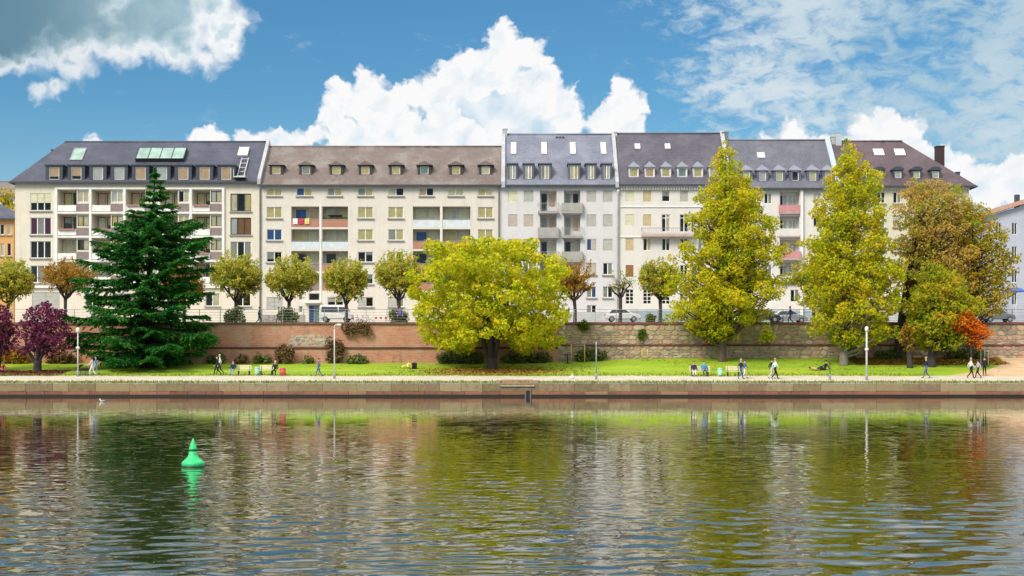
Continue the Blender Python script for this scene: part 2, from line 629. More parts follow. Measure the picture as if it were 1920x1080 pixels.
# ------------------------------------------------------------------ water
WAVE = 1.0
m, gg, p, o = base('river_water')
geo = gg.node('ShaderNodeNewGeometry')
pos = geo.outputs['Position']
nz = gg.noise(pos, 0.05, 3)
gg.l.new(gg.ramp(nz, [(0.3, (0.020, 0.026, 0.008)), (0.7, (0.032, 0.036, 0.012))]), p.inputs['Base Color'])
p.inputs['Roughness'].default_value = 0.008
p.inputs['IOR'].default_value = 1.34
h1 = gg.noise(gg.vmath('MULTIPLY', pos, (1.0, 1.6, 1)), 5.0, 2, 0.5)
bump(gg, p, h1, 0.06, 0.005)
WATERM = m


def wave_height(X, Y, comps):
    Z = np.zeros_like(X)
    for (k, kx, ky, a, ph, g1, g2, g3, g4, g5, i) in comps:
        gx = 0.5 + 0.5 * np.sin(X * g1 + Y * g2 + g5)
        gy = 0.5 + 0.5 * np.sin(Y * g3 + X * g4 + 2.3 * g5)
        Z += a * (0.12 + 2.6 * (gx * gy) ** 1.6) * np.sin(k * (kx * X + ky * Y) + ph + 0.8 * np.sin(X * 0.31 + i) + 0.6 * np.sin(Y * 0.23 + 2 * i))
    amp = np.interp(Y, [0, 17, 24, 34, 50, 75, 105, 128], [0.85, 0.74, 0.60, 0.40, 0.22, 0.12, 0.095, 0.09])
    amp = amp * (0.80 + 0.22 * np.sin(X * 0.09 + 0.9 + 0.02 * Y) + 0.55 * np.clip((X - 9) / 25, 0, 1))
    return Z * amp * WAVE


def water_meshes():
    # real wavelets: short crested ripples, higher on the open river, calmer under the quay wall
    r = np.random.default_rng(3)
    comps = []
    for i in range(60):
        lam = 0.22 * (1.1 / 0.22) ** (r.random() ** 1.0)
        th = r.normal(0, 0.75)
        comps.append((2 * math.pi / lam, math.sin(th), math.cos(th), 0.0021 * lam ** 0.95, r.random() * 6.28,
                      0.25 + 0.7 * r.random(), 0.2 * r.normal(), 0.15 + 0.5 * r.random(), 0.15 * r.normal(), r.random() * 6.28, i))
    out = []
    for (y0, y1, dy, half, dx) in ((8.0, 30.0, 0.045, 14.0, 0.06), (30.0, 60.0, 0.08, 26.0, 0.10), (60.0, 127.2, 0.19, 52.0, 0.20)):
        ys = np.linspace(y0, y1, int((y1 - y0) / dy) + 1)
        xs = np.linspace(-half, half, int(2 * half / dx) + 1)
        X, Y = np.meshgrid(xs, ys)
        Z = wave_height(X, Y, comps)
        ny, nx = X.shape
        co = np.stack([X, Y, Z], -1).reshape(-1, 3).astype(np.float32)
        idx = np.arange(nx * ny).reshape(ny, nx)
        q = np.stack([idx[:-1, :-1], idx[:-1, 1:], idx[1:, 1:], idx[1:, :-1]], -1).reshape(-1, 4)
        out.append((co, q))
    n = 0; C_ = []; Q_ = []
    for co, q in out:
        C_.append(co); Q_.append(q + n); n += len(co)
    return quads_mesh('water', np.concatenate(C_), np.concatenate(Q_), WATERM, True)


def quads_mesh(name, co, q, mat, smooth=False):
    me = bpy.data.meshes.new(name)
    me.vertices.add(len(co))
    me.vertices.foreach_set('co', np.ascontiguousarray(co, dtype=np.float32).ravel())
    me.loops.add(q.size)
    me.loops.foreach_set('vertex_index', np.ascontiguousarray(q, dtype=np.int32).ravel())
    me.polygons.add(len(q))
    me.polygons.foreach_set('loop_start', np.arange(0, q.size, 4, dtype=np.int32))
    if smooth:
        me.polygons.foreach_set('use_smooth', np.ones(len(q), dtype=bool))
    for mm in (mat if isinstance(mat, (list, tuple)) else [mat]):
        me.materials.append(mm)
    me.update(calc_edges=True)
    return me


structure(link('water', water_meshes()))
mb = MB()   # the river goes on to both sides
for (x0, x1, y0, y1) in ((-900, -52, -60, 127.2), (52, 900, -60, 127.2), (-52, 52, -60, 8), (-52, -14, 8, 30), (14, 52, 8, 30), (-52, -26, 30, 60), (26, 52, 30, 60)):
    mb.quad((x0, y0, -0.003), (x1, y0, -0.003), (x1, y1, -0.003), (x0, y1, -0.003))
structure(mb.build('river', WATERM))

# ------------------------------------------------------------------ lawn, paths, street
m, gg, p, o = base('lawn_grass')
geo = gg.node('ShaderNodeNewGeometry')
pos = geo.outputs['Position']
n1 = gg.noise(gg.vmath('MULTIPLY', pos, (0.35, 1.0, 1.0)), 0.5, 5, 0.6)
n2_ = gg.noise(pos, 6, 4, 0.7)
cc = gg.ramp(n1, [(0.28, (0.17, 0.31, 0.004)), (0.5, (0.27, 0.42, 0.004)), (0.72, (0.42, 0.45, 0.02))])
cc = gg.mix(gg.math('MULTIPLY', n2_, 0.35), cc, (0.10, 0.19, 0.004))
gg.l.new(cc, p.inputs['Base Color'])
p.inputs['Roughness'].default_value = 0.95
bump(gg, p, n2_, 0.8, 0.06)
LAWN = m
m, gg, p, o = base('bank_grass')
geo = gg.node('ShaderNodeNewGeometry')
pos = geo.outputs['Position']
n1 = gg.noise(pos, 0.8, 6, 0.68)
cc = gg.ramp(n1, [(0.3, (0.17, 0.21, 0.035)), (0.5, (0.25, 0.28, 0.07)), (0.66, (0.33, 0.31, 0.15))])
gg.l.new(cc, p.inputs['Base Color'])
p.inputs['Roughness'].default_value = 0.95
bump(gg, p, gg.noise(pos, 6, 4), 0.8, 0.06)
BANK = m
m, gg, p, o = base('gravel_path')
geo = gg.node('ShaderNodeNewGeometry')
pos = geo.outputs['Position']
n1 = gg.noise(pos, 0.6, 6, 0.66)
cc = gg.ramp(n1, [(0.3, (0.42, 0.38, 0.30)), (0.7, (0.60, 0.54, 0.43))])
gg.l.new(cc, p.inputs['Base Color'])
p.inputs['Roughness'].default_value = 0.95
bump(gg, p, gg.noise(pos, 14, 4), 0.5, 0.03)
PATH = m
m2_, gg, p, o = base('sandy_path')
geo = gg.node('ShaderNodeNewGeometry')
pos = geo.outputs['Position']
n1 = gg.noise(pos, 0.7, 6, 0.66)
gg.l.new(gg.ramp(n1, [(0.3, (0.46, 0.30, 0.17)), (0.7, (0.62, 0.44, 0.27))]), p.inputs['Base Color'])
p.inputs['Roughness'].default_value = 0.95
bump(gg, p, gg.noise(pos, 14, 4), 0.5, 0.03)
SANDY = m2_


def sheet(name, left, right, mat, lift, n=60, m_=8):
    """a ground sheet between two polylines (lists of xy), draped on the bank"""
    def res(pl, k):
        pl = [Vector((a, b, 0)) for a, b in pl]
        L = [0]
        for i in range(1, len(pl)):
            L.append(L[-1] + (pl[i] - pl[i - 1]).length)
        out = []
        for i in range(k + 1):
            t = L[-1] * i / k
            j = max(q for q in range(len(L)) if L[q] <= t + 1e-6)
            j = min(j, len(pl) - 2)
            u_ = (t - L[j]) / max(1e-6, L[j + 1] - L[j])
            out.append(pl[j].lerp(pl[j + 1], u_))
        return out
    a = res(left, n); b = res(right, n)
    vs = []; fs = []
    for i in range(n + 1):
        for j in range(m_ + 1):
            q = a[i].lerp(b[i], j / m_)
            vs.append((q.x, q.y, gz(q.x, q.y) + lift))
    w = m_ + 1
    for i in range(n):
        for j in range(m_):
            fs.append((i * w + j, (i + 1) * w + j, (i + 1) * w + j + 1, i * w + j + 1))
    mb = MB(); mb.add(vs, fs, 0, True)
    return structure(mb.build(name, mat))


def wav(x, s):
    return 0.22 * math.sin(x * 0.37 + s) + 0.13 * math.sin(x * 1.13 + 2 * s) + 0.06 * math.sin(x * 2.7 + s)


XS = [-90 + i * 1.0 for i in range(181)]
sheet('lawn', [(x, 126.25) for x in (-90, 90)], [(x, 148.6) for x in (-90, 90)], LAWN, 0.0, 120, 46)
sheet('bank_verge', [(x, 126.25) for x in XS], [(x, 129.9 + wav(x, 1)) for x in XS], BANK, 0.006, 180, 6)
sheet('path', [(x, 129.6 + wav(x, 1)) for x in XS], [(x, 135.6 + wav(x, 4) * 1.4) for x in XS], PATH, 0.012, 180, 10)
sheet('side_path', [(39.0, 135.2), (41.5, 137.2), (44.5, 139.5), (47.0, 143), (48.6, 148.4)],
      [(50.0, 135.2), (51.0, 137.2), (52.6, 139.5), (56, 143), (62, 148.4)], SANDY, 0.018, 40, 14)

mb = MB()   # ground to the horizon behind the wall
yy = [149.6, 150.2, 156, 164, 172, 181, 230, 600, 5000]
for i in range(len(yy) - 1):
    for (x0, x1) in ((-3000, -60), (-60, 60), (60, 3000)):
        mb.quad((x0, yy[i], street_z(yy[i]) - 0.02), (x1, yy[i], street_z(yy[i]) - 0.02), (x1, yy[i + 1], street_z(yy[i + 1]) - 0.02), (x0, yy[i + 1], street_z(yy[i + 1]) - 0.02))
for (x0, x1) in ((-900, -89), (89, 900)):
    mb.quad((x0, 127.0, 1.15), (x1, 127.0, 1.15), (x1, 150.0, 2.9), (x0, 150.0, 2.9))
structure(mb.build('ground', M('ground_gravel', (0.28, 0.26, 0.22), 0.95)))


def strip(name, y0, y1, lift, mat):
    mb = MB()
    ys_ = [y0, (y0 + y1) / 2, y1]
    for a, b in zip(ys_, ys_[1:]):
        mb.quad((-120, a, street_z(a) + lift), (120, a, street_z(a) + lift), (120, b, street_z(b) + lift), (-120, b, street_z(b) + lift))
    return structure(mb.build(name, mat))


strip('road', 161.0, 172.0, -0.008, M('asphalt', (0.055, 0.055, 0.058), 0.9))
mb = MB()
mb.box(-120, 120, 172.0, 179.7, STREET - 0.3, STREET + 0.12)
structure(mb.build('pavement', M('paving', (0.36, 0.34, 0.31), 0.9)))
mb = MB()
for a in range(-60, 60):
    mb.box(a * 2.0, a * 2.0 + 1.97, 171.75, 171.99, STREET - 0.2, STREET + 0.13)
structure(mb.build('kerb', M('kerb_stone', (0.4, 0.39, 0.37), 0.85)))
mb = MB()
for a in range(-20, 20):
    mb.quad((a * 6.0, 166.4, street_z(166.4) - 0.003), (a * 6.0 + 3, 166.4, street_z(166.4) - 0.003), (a * 6.0 + 3, 166.55, street_z(166.55) - 0.003), (a * 6.0, 166.55, street_z(166.55) - 0.003))
structure(mb.build('road_marking', WHITE))

# ------------------------------------------------------------------ quay wall
QST = stonemat('quay_stone', [(0.2, (0.13, 0.11, 0.055)), (0.35, (0.25, 0.19, 0.10)), (0.5, (0.33, 0.26, 0.14)), (0.62, (0.22, 0.15, 0.09)), (0.75, (0.35, 0.28, 0.16)), (0.9, (0.24, 0.21, 0.11))], 2.2)
QRED = stonemat('quay_sandstone', [(0.2, (0.14, 0.06, 0.035)), (0.36, (0.27, 0.115, 0.07)), (0.52, (0.32, 0.15, 0.085)), (0.66, (0.20, 0.09, 0.055)), (0.8, (0.33, 0.19, 0.11)), (0.92, (0.24, 0.16, 0.08))], 2.2)
WETST = M('wet_stone', (0.022, 0.014, 0.008), 0.6)
quay = thing('quay_wall', (0, 126, 0), 'long low sandstone quay wall along the far edge of the river', 'wall')
mb = MB()
mb.box(-900, 900, 0.10, 1.2, -1.0, 1.10)
mb.build('core', WETST, quay)
mb = MB(); mb.box(-900, 900, -0.12, 0.099, -1.0, 0.19); mb.build('foot', WETST, quay)


def chamfer_block(w, h, dpt, b, seed):
    r = random.Random(seed)
    j = lambda: r.uniform(-0.012, 0.012)
    mb = MB()
    vs = []
    for (ins, y) in ((0, dpt), (0, b), (b, 0)):
        for (sx, sz) in ((-1, -1), (1, -1), (1, 1), (-1, 1)):
            vs.append((sx * (w / 2 - ins) + j(), y + (j() if ins else 0), sz * (h / 2 - ins) + j()))
    fs = [(8, 9, 10, 11)]
    for a in (0, 4):
        for k in range(4):
            q = (k + 1) % 4
            fs.append((a + k, a + q, a + 4 + q, a + 4 + k))
    mb.add(vs, fs)
    return mb


QM = {}
rr = random.Random(5)
for row, (z0, z1, mat, wset) in enumerate([(0.10, 0.46, QRED, (1.1, 1.5, 1.9, 2.3)), (0.46, 1.14, QST, (1.3, 1.8, 2.3, 2.9))]):
    x = -47.0
    while x < 47:
        w = rr.choice(wset)
        key = (row, w, rr.randint(0, 2))
        if key not in QM:
            QM[key] = chamfer_block(w - 0.014, z1 - z0 - 0.012, 0.16, 0.018, hash(key)).mesh('block', mat)
        o = link('block', QM[key], quay, (x + w / 2, -0.06 + rr.uniform(-0.02, 0.02) - (0.03 if row == 0 else 0), (z0 + z1) / 2))
        x += w
mb = MB()
for (xa, xb) in ((-900, -47.05), (47.6, 900)):
    mb.box(xa, xb, -0.05, 0.097, 0.101, 1.13)
mb.build('block_face', QST, quay)['kind'] = 'stuff'

# landing stage with steps in the quay
st = thing('quay_steps', (WX(970, 126), 125.7, 0), 'short pinkish stone steps set into the quay edge above a pale landing ledge', 'steps')
PINKST = M('pink_stone', (0.34, 0.21, 0.165), 0.9, 0.35, 3)
PALEST = M('pale_stone', (0.34, 0.28, 0.20), 0.9, 0.3, 3)
mb = MB(); mb.bbox(-1.45, 1.45, 0.14, 0.345, 0.86, 0.97, 0.03); mb.build('ledge', PALEST, st)
for k in range(4):
    mb = MB(); mb.bbox(-1.38, 1.38, 0.36 + k * 0.55, 0.36 + k * 0.55 + 0.56, 0.9, 1.19 + k * 0.085, 0.02)
    mb.build('step', PINKST, st)
for sx in (-1, 1):
    mb = MB(); mb.bbox(sx * 1.6 - 0.19, sx * 1.6 + 0.19, 0.33, 2.7, 0.9, 1.42, 0.03); mb.build('cheek_wall', PALEST, st)
dr = thing('drain_outlet', (WX(990, 126), 125.84, 0.33), 'dark square drain outlet low in the quay wall beneath the steps', 'drain')
mb = MB()
mb.box(-0.26, -0.16, -0.04, 0.1, -0.36, 0.3); mb.box(0.16, 0.26, -0.04, 0.1, -0.36, 0.3); mb.box(-0.16, 0.16, -0.038, 0.1, 0.2, 0.3)
mb.build('surround', M('drain_stone', (0.2, 0.15, 0.14), 0.9), dr)
mb = MB(); mb.box(-0.16, 0.16, 0.02, 0.1, -0.36, 0.2); mb.build('opening', BLACK, dr)  # solid black panel stands in for the shade inside the drain

# ------------------------------------------------------------------ terrace wall: brick on the left, rubble on the right
WTOP = WZ(604, 148)
XM = WX(1046, 148)
BRK = brickmat('old_red_brick', (0.47, 0.175, 0.11), (0.54, 0.26, 0.165), (0.54, 0.35, 0.25), 0.44, 0.16)
bw = thing('brick_wall', (-40, 148, 0), 'tall weathered red brick terrace wall behind the lawn with a dark ledge', 'wall')
mb = MB(); mb.box(-860, XM + 40, 0.0, 1.8, 2.2, WTOP - 0.22); mb.build('upper_face', BRK, bw)
ZL = WZ(652, 148)
mb = MB(); mb.box(-860, XM + 40, -0.22, -0.001, 2.2, ZL - 0.10); mb.build('lower_face', BRK, bw)
COPE = M('dark_coping', (0.16, 0.095, 0.07), 0.9, 0.3, 1.2)
LEDGE = M('dark_ledge', (0.075, 0.04, 0.035), 0.9, 0.3, 1.2)


def coping_run(parent, x0, x1, z0, z1, y0, y1, mat, name, step):
    x = x0
    ms = {}
    while x < x1 - 0.2:
        w = min(step, x1 - x)
        k = round(w, 2)
        if k not in ms:
            b_ = MB(); b_.bbox(-w / 2 + 0.008, w / 2 - 0.008, y0, y1, z0, z1, 0.02); ms[k] = b_.mesh(name, mat)
        link(name, ms[k], parent, (x + w / 2, random.uniform(-0.012, 0.012), random.uniform(-0.012, 0.012)))
        x += w


coping_run(bw, -14, XM + 40, WTOP - 0.22, WTOP, -0.14, 1.9, COPE, 'coping_stone', 1.5)
coping_run(bw, -14, XM + 40, ZL - 0.10, ZL + 0.06, -0.32, -0.004, LEDGE, 'ledge_stone', 1.5)
mb = MB(); mb.box(-860, -14.02, -0.14, 1.9, WTOP - 0.219, WTOP - 0.003); mb.build('coping_run', COPE, bw)['kind'] = 'stuff'

RUB = stonemat('rubble_stone', [(0.15, (0.11, 0.08, 0.085)), (0.26, (0.38, 0.20, 0.16)), (0.36, (0.46, 0.36, 0.22)), (0.45, (0.21, 0.17, 0.17)), (0.55, (0.50, 0.40, 0.25)), (0.65, (0.42, 0.22, 0.18)), (0.75, (0.56, 0.46, 0.32)), (0.88, (0.27, 0.24, 0.22))], 2.2, 0.7)
MORT = M('rubble_mortar', (0.32, 0.25, 0.18), 0.95, 0.35, 2.5)
sw = thing('stone_wall', (50, 148, 0), 'tall terrace wall of mixed rubble stones on the right behind the lawn', 'wall')
X0 = XM - 50
mb = MB(); mb.box(X0 + 0.0, 810, 0.0, 1.8, 2.2, WTOP - 0.22); mb.build('upper_core', MORT, sw)
ZR = WZ(647, 148)
mb = MB(); mb.box(X0, 810, -0.22, -0.001, 2.2, ZR - 0.10); mb.build('lower_core', MORT, sw)
COPR = M('red_coping', (0.20, 0.075, 0.06), 0.9, 0.3, 1.2)
coping_run(sw, X0, 9.0, WTOP - 0.22, WTOP, -0.14, 1.9, COPR, 'coping_stone', 1.4)
coping_run(sw, X0, 9.0, ZR - 0.10, ZR + 0.05, -0.32, -0.004, M('red_ledge', (0.16, 0.045, 0.04), 0.9, 0.3, 1.2), 'ledge_stone', 1.4)
STM = []


def rubble_mesh(seed):
    r = random.Random(seed)
    n = 8
    vs = []
    rad = [r.uniform(0.78, 1.06) for _ in range(n)]
    for (s_, y) in ((1.0, 0.05), (0.97, -0.02), (0.88, -0.070), (0.55, -0.080)):
        for k in range(n):
            a = 2 * math.pi * (k + 0.5) / n
            c, q = math.cos(a), math.sin(a)
            e = 1 / max(abs(c), abs(q)) ** 0.85
            vs.append((0.5 * s_ * rad[k] * e * c, y + r.uniform(-0.012, 0.012), 0.5 * s_ * rad[k] * e * q))
    fs = [tuple(24 + k for k in range(n))]
    for i in range(3):
        for k in range(n):
            j = (k + 1) % n
            fs.append((i * n + k, i * n + j, (i + 1) * n + j, (i + 1) * n + k))
    mb = MB(); mb.add(vs, fs)
    return mb


STB = [rubble_mesh(100 + i) for i in range(14)]
for i, b_ in enumerate(STB):
    STM.append(b_.mesh('stone', RUB))
stones = []
r = random.Random(11)
for (za, zb, yo) in ((ZR + 0.06, WTOP - 0.23, 0.0), (2.95, ZR - 0.11, -0.22)):
    z = za
    while z < zb - 0.12:
        h = min(r.uniform(0.30, 0.58), zb - z)
        if zb - z - h < 0.2:
            h = zb - z
        x = X0 + r.uniform(0, 0.4)
        while x < 8.0:
            w = r.uniform(0.24, 1.05) * (0.75 + h)
            if r.random() < 0.34 and h > 0.38:      # two small ones on top of each other
                stones.append((x + w / 2, yo, z + h * 0.27, w * 0.97, h * 0.52)); stones.append((x + w / 2, yo, z + h * 0.77, w * 0.97, h * 0.46))
            else:
                stones.append((x + w / 2, yo, z + h / 2 + r.uniform(-0.03, 0.03), w * 0.97, h * 0.98))
            x += w
        z += h
stones.sort(key=lambda s_: -s_[3] * s_[4])
for s_ in stones[:290]:
    o = link('stone', r.choice(STM), sw, s_[:3]); o.scale = (s_[3], r.uniform(0.45, 0.85), s_[4]); o.rotation_euler = (0, r.uniform(-0.22, 0.22), 0)
mb = MB()
for s_ in stones[290:]:
    b_ = r.choice(STB)
    mb.add([(v[0] * s_[3] + s_[0], v[1] * .65 + s_[1], v[2] * s_[4] + s_[2]) for v in b_.v], b_.f)
mb.build('small_stones', RUB, sw)['kind'] = 'stuff'
# patch of exposed rubble in the brick wall
mb = MB(); mb.prism([(WX(538, 148) + 40, WZ(649, 148)), (WX(624, 148) + 40, WZ(649, 148)), (WX(620, 148) + 40, WZ(632, 148)), (WX(600, 148) + 40, WZ(628, 148)), (WX(572, 148) + 40, WZ(627, 148)), (WX(546, 148) + 40, WZ(633, 148))], -0.02, 0.1); mb.build('repair_patch', M('pale_mortar', (0.40, 0.36, 0.28), 0.95, 0.3, 2.5), bw)
mb_n = 0
for zrow in range(3):
    x = WX(540, 148) + 40 + r.uniform(0, .4)
    z = WZ(648, 148) + 0.17 + zrow * 0.36
    while x < WX(622, 148) + 40 - zrow * 0.3:
        w = r.uniform(0.4, 0.8)
        o = link('stone', r.choice(STM), bw, (x + w / 2, -0.02, z + r.uniform(-.04, .04))); o.scale = (w * r.uniform(.7, 1), 0.4, r.uniform(.24, .36))
        x += w

# ------------------------------------------------------------------ railing on the terrace
rl = thing('railing', (0, 150.2, street_z(150.2)), 'thin grey metal railing along the top of the terrace wall', 'railing')
zt = WZ(580, 150.2) - street_z(150.2)
pm = MB(); pm.box(-0.03, 0.03, -0.03, 0.03, -0.1, zt); pm = pm.mesh('post', GREYM)
for i in range(-26, 29):
    link('post', pm, rl, (i * 2.1, 0, 0))
for k in range(5):
    zz = zt - 0.02 - k * (zt - 0.35) / 4.5
    mb = MB(); mb.box(-70, 75, -0.022, 0.022, zz - (0.025 if k == 0 else 0.012), zz + (0.025 if k == 0 else 0.012)); mb.build('rail', GREYM, rl)

# ------------------------------------------------------------------ buildings
D = 180.0
MESHC = {}


def cells(mb, x0, x1, z0, z1, y, ops, mi=0):
    xs = sorted({x0, x1} | {v for o_ in ops for v in (o_[0], o_[1]) if x0 < v < x1})
    zs = sorted({z0, z1} | {v for o_ in ops for v in (o_[2], o_[3]) if z0 < v < z1})
    for i in range(len(xs) - 1):
        for j in range(len(zs) - 1):
            cx, cz = (xs[i] + xs[i + 1]) / 2, (zs[j] + zs[j + 1]) / 2
            if any(o_[0] < cx < o_[1] and o_[2] < cz < o_[3] for o_ in ops):
                continue
            mb.quad((xs[i], y, zs[j]), (xs[i + 1], y, zs[j]), (xs[i + 1], y, zs[j + 1]), (xs[i], y, zs[j + 1]), mi)
    for (a, b, c, e, dp) in ops:
        mb.quad((a, y, c), (a, y + dp, c), (a, y + dp, e), (a, y, e), mi)
        mb.quad((b, y + dp, c), (b, y, c), (b, y, e), (b, y + dp, e), mi)
        mb.quad((a, y, e), (a, y + dp, e), (b, y + dp, e), (b, y, e), mi)
        mb.quad((a, y + dp, c), (a, y, c), (b, y, c), (b, y + dp, c), mi)


class Bld:
    """a terrace house: everything is measured in world metres, stored relative to the root"""

    def __init__(s, name, label, px0, px1, pytop, wall, y=D, depth=13.0):
        s.y = y
        s.x0, s.x1 = WX(px0, y) + 0.012, WX(px1, y) - 0.012
        s.zt = WZ(pytop, y)
        s.o = Vector(((s.x0 + s.x1) / 2, y, STREET))
        s.root = thing(name, s.o, label, 'building')
        s.wall = wall
        s.ops = []
        s.extra = []
        s.depth = depth

    def X(s, px, y=None):
        return WX(px, y or s.y)

    def Z(s, py, y=None):
        return WZ(py, y or s.y)

    def put(s, mb, name, mats, parent=None, ploc=None):
        """mb in world coordinates; linked under the root (or a part at ploc)"""
        b = s.o if parent is None else ploc
        mb.v = [(v[0] - b[0], v[1] - b[1], v[2] - b[2]) for v in mb.v]
        return mb.build(name, mats, parent or s.root)

    def window(s, x0, x1, z0, z1, fills, y=None, frame=None, sill=False, hole=True, n=None, transom=0.0, grid=0, parent=None, ploc=None, t=0.075, name='window', depth=0.24):
        """real opening with a frame, glass panes and what hangs behind (lower case) or shuts it outside (upper case)"""
        y = s.y if y is None else y
        frame = frame or WHITE
        n = n or len(fills)
        if hole:
            s.ops.append((x0, x1, z0, z1, depth))
        w, h = x1 - x0, z1 - z0
        cx, cz = (x0 + x1) / 2, (z0 + z1) / 2
        key = (round(w, 2), round(h, 2), n, transom, grid, t, frame.name)
        if key not in MESHC:
            mb = MB()
            mb.box(-w / 2, -w / 2 + t, 0, 0.07, -h / 2, h / 2); mb.box(w / 2 - t, w / 2, 0, 0.07, -h / 2, h / 2)
            mb.box(-w / 2 + t, w / 2 - t, 0, 0.07, -h / 2, -h / 2 + t); mb.box(-w / 2 + t, w / 2 - t, 0, 0.07, h / 2 - t, h / 2)
            for k in range(1, n):
                xx = -w / 2 + w * k / n
                mb.box(xx - t * 0.75, xx + t * 0.75, 0.002, 0.068, -h / 2 + t, h / 2 - t)
            if transom:
                zz = h / 2 - h * transom
                mb.box(-w / 2 + t, w / 2 - t, 0.004, 0.066, zz - t / 2, zz + t / 2)
            for k in range(1, grid + 1):
                zz = -h / 2 + h * k / (grid + 1)
                mb.box(-w / 2 + t, w / 2 - t, 0.004, 0.066, zz - 0.035, zz + 0.035)
            MESHC[key] = mb.mesh('frame', frame)
        loc = Vector((cx, y + 0.08, cz))
        if parent is None:
            wo = link(name, MESHC[key], s.root, loc - s.o)
            pl = loc
        else:
            wo = link('window_frame', MESHC[key], parent, loc - ploc)
        pw = (w - 2 * t) / n
        for k in range(n):
            f = fills[k % len(fills)]
            px = -w / 2 + t + pw * (k + 0.5)
            host, off = (wo, Vector((0, 0, 0))) if parent is None else (parent, loc - ploc)
            kk = ('pane', round(pw, 2), round(h, 2))
            if kk not in MESHC:
                mb = MB(); mb.quad((-pw / 2, 0.03, -h / 2 + t * 0.8), (pw / 2, 0.03, -h / 2 + t * 0.8), (pw / 2, 0.03, h / 2 - t * 0.8), (-pw / 2, 0.03, h / 2 - t * 0.8)); MESHC[kk] = mb.mesh('pane', GLASS)
            if f.isupper() or (len(f) > 1 and f[0].isupper()):
                kk = ('sh', round(pw, 2), round(h, 2), f)
                if kk not in MESHC:
                    mb = MB(); hh = h * (float(f[1:]) if len(f) > 1 else 1.0)
                    nn = max(3, int(hh / 0.16))
                    for q in range(nn):     # shutter slats
                        za = h / 2 - hh * (q + 1) / nn; zb = h / 2 - hh * q / nn
                        mb.add([(-pw / 2 - t * .5, -0.045, za + .004), (pw / 2 + t * .5, -0.045, za + .004), (pw / 2 + t * .5, -0.02, zb), (-pw / 2 - t * .5, -0.02, zb), (-pw / 2 - t * .5, -0.005, za), (pw / 2 + t * .5, -0.005, za)],
                               [(0, 1, 2, 3), (4, 5, 1, 0)])
                    MESHC[kk] = mb.mesh('shutter', BL[f[0]])
                link('shutter', MESHC[kk], host, off + Vector((px, 0, 0)))
                if len(f) > 1:
                    link('pane', MESHC[('pane', round(pw, 2), round(h, 2))], host, off + Vector((px, 0, 0)))
                continue
            link('pane', MESHC[kk], host, off + Vector((px, 0, 0)))
            c = f[0]
            if c == '-':
                continue
            fr = float(f[1:]) if len(f) > 1 else 1.0
            kk = ('cu', round(pw, 2), round(h, 2), f)
            if kk not in MESHC:
                mb = MB(); nn = 8
                vs = []
                for q in range(nn + 1):
                    xx = -pw / 2 * 1.1 + pw * 1.1 * q / nn
                    yy_ = 0.055 + (0.025 if q % 2 else 0)
                    vs += [(xx, yy_, h / 2 - h * fr), (xx, yy_, h / 2)]
                mb.add(vs, [(2 * q, 2 * q + 2, 2 * q + 3, 2 * q + 1) for q in range(nn)])
                MESHC[kk] = mb.mesh('curtain', CUR[c])
            link('curtain', MESHC[kk], host, off + Vector((px, 0, 0)))
        if sill and parent is None:
            kk = ('sill', round(w, 2), round(h, 2))
            if kk not in MESHC:
                mb = MB(); mb.box(-w / 2 - 0.12, w / 2 + 0.12, -0.26, 0.05, -h / 2 - 0.14, -h / 2 - 0.012); MESHC[kk] = mb.mesh('sill', SILL)
            link('sill', MESHC[kk], wo)
        return wo

    def win(s, px0, px1, py0, py1, fills, **kw):
        return s.window(s.X(px0), s.X(px1), s.Z(py1), s.Z(py0), fills, **kw)

    def loggia(s, px0, px1, py0, py1, depth, wins, frame=None, wall=None):
        """recess with its own back wall; wins = (fx0, fx1, fz0, fz1, fills)"""
        x0, x1, z0, z1 = s.X(px0), s.X(px1), s.Z(py1), s.Z(py0)
        s.ops.append((x0, x1, z0, z1, depth))
        mb = MB()
        ops = []
        w, h = x1 - x0, z1 - z0
        yb = s.y + depth
        for (a, b, c, e, fills) in wins:
            ops.append((x0 + a * w, x0 + b * w, z0 + c * h, z0 + e * h, 0.2))
        cells(mb, x0, x1, z0, z1, yb, ops)
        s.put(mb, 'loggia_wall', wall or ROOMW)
        for (a, b, c, e, fills) in wins:
            s.window(x0 + a * w, x0 + b * w, z0 + c * h, z0 + e * h, fills, y=yb - 0.02, frame=frame, hole=False)
        return x0, x1, z0, z1, yb

    def finish(s, zbot=None):
        mb = MB()
        zb = STREET - 0.5 if zbot is None else zbot
        cells(mb, s.x0, s.x1, zb, s.zt, s.y, s.ops)
        yb = s.y + s.depth
        mb.quad((s.x0, yb, zb), (s.x0, s.y, zb), (s.x0, s.y, s.zt), (s.x0, yb, s.zt))
        mb.quad((s.x1, s.y, zb), (s.x1, yb, zb), (s.x1, yb, s.zt), (s.x1, s.y, s.zt))
        mb.quad((s.x1, yb, zb), (s.x0, yb, zb), (s.x0, yb, s.zt), (s.x1, yb, s.zt))
        mb.quad((s.x0, s.y + 2.2, s.zt - .01), (s.x1, s.y + 2.2, s.zt - .01), (s.x1, yb, s.zt - .01), (s.x0, yb, s.zt - .01))
        mb.quad((s.x0 + .05, s.y + 5, zb), (s.x1 - .05, s.y + 5, zb), (s.x1 - .05, s.y + 5, s.zt), (s.x0 + .05, s.y + 5, s.zt))
        s.put(mb, 'facade', s.wall)

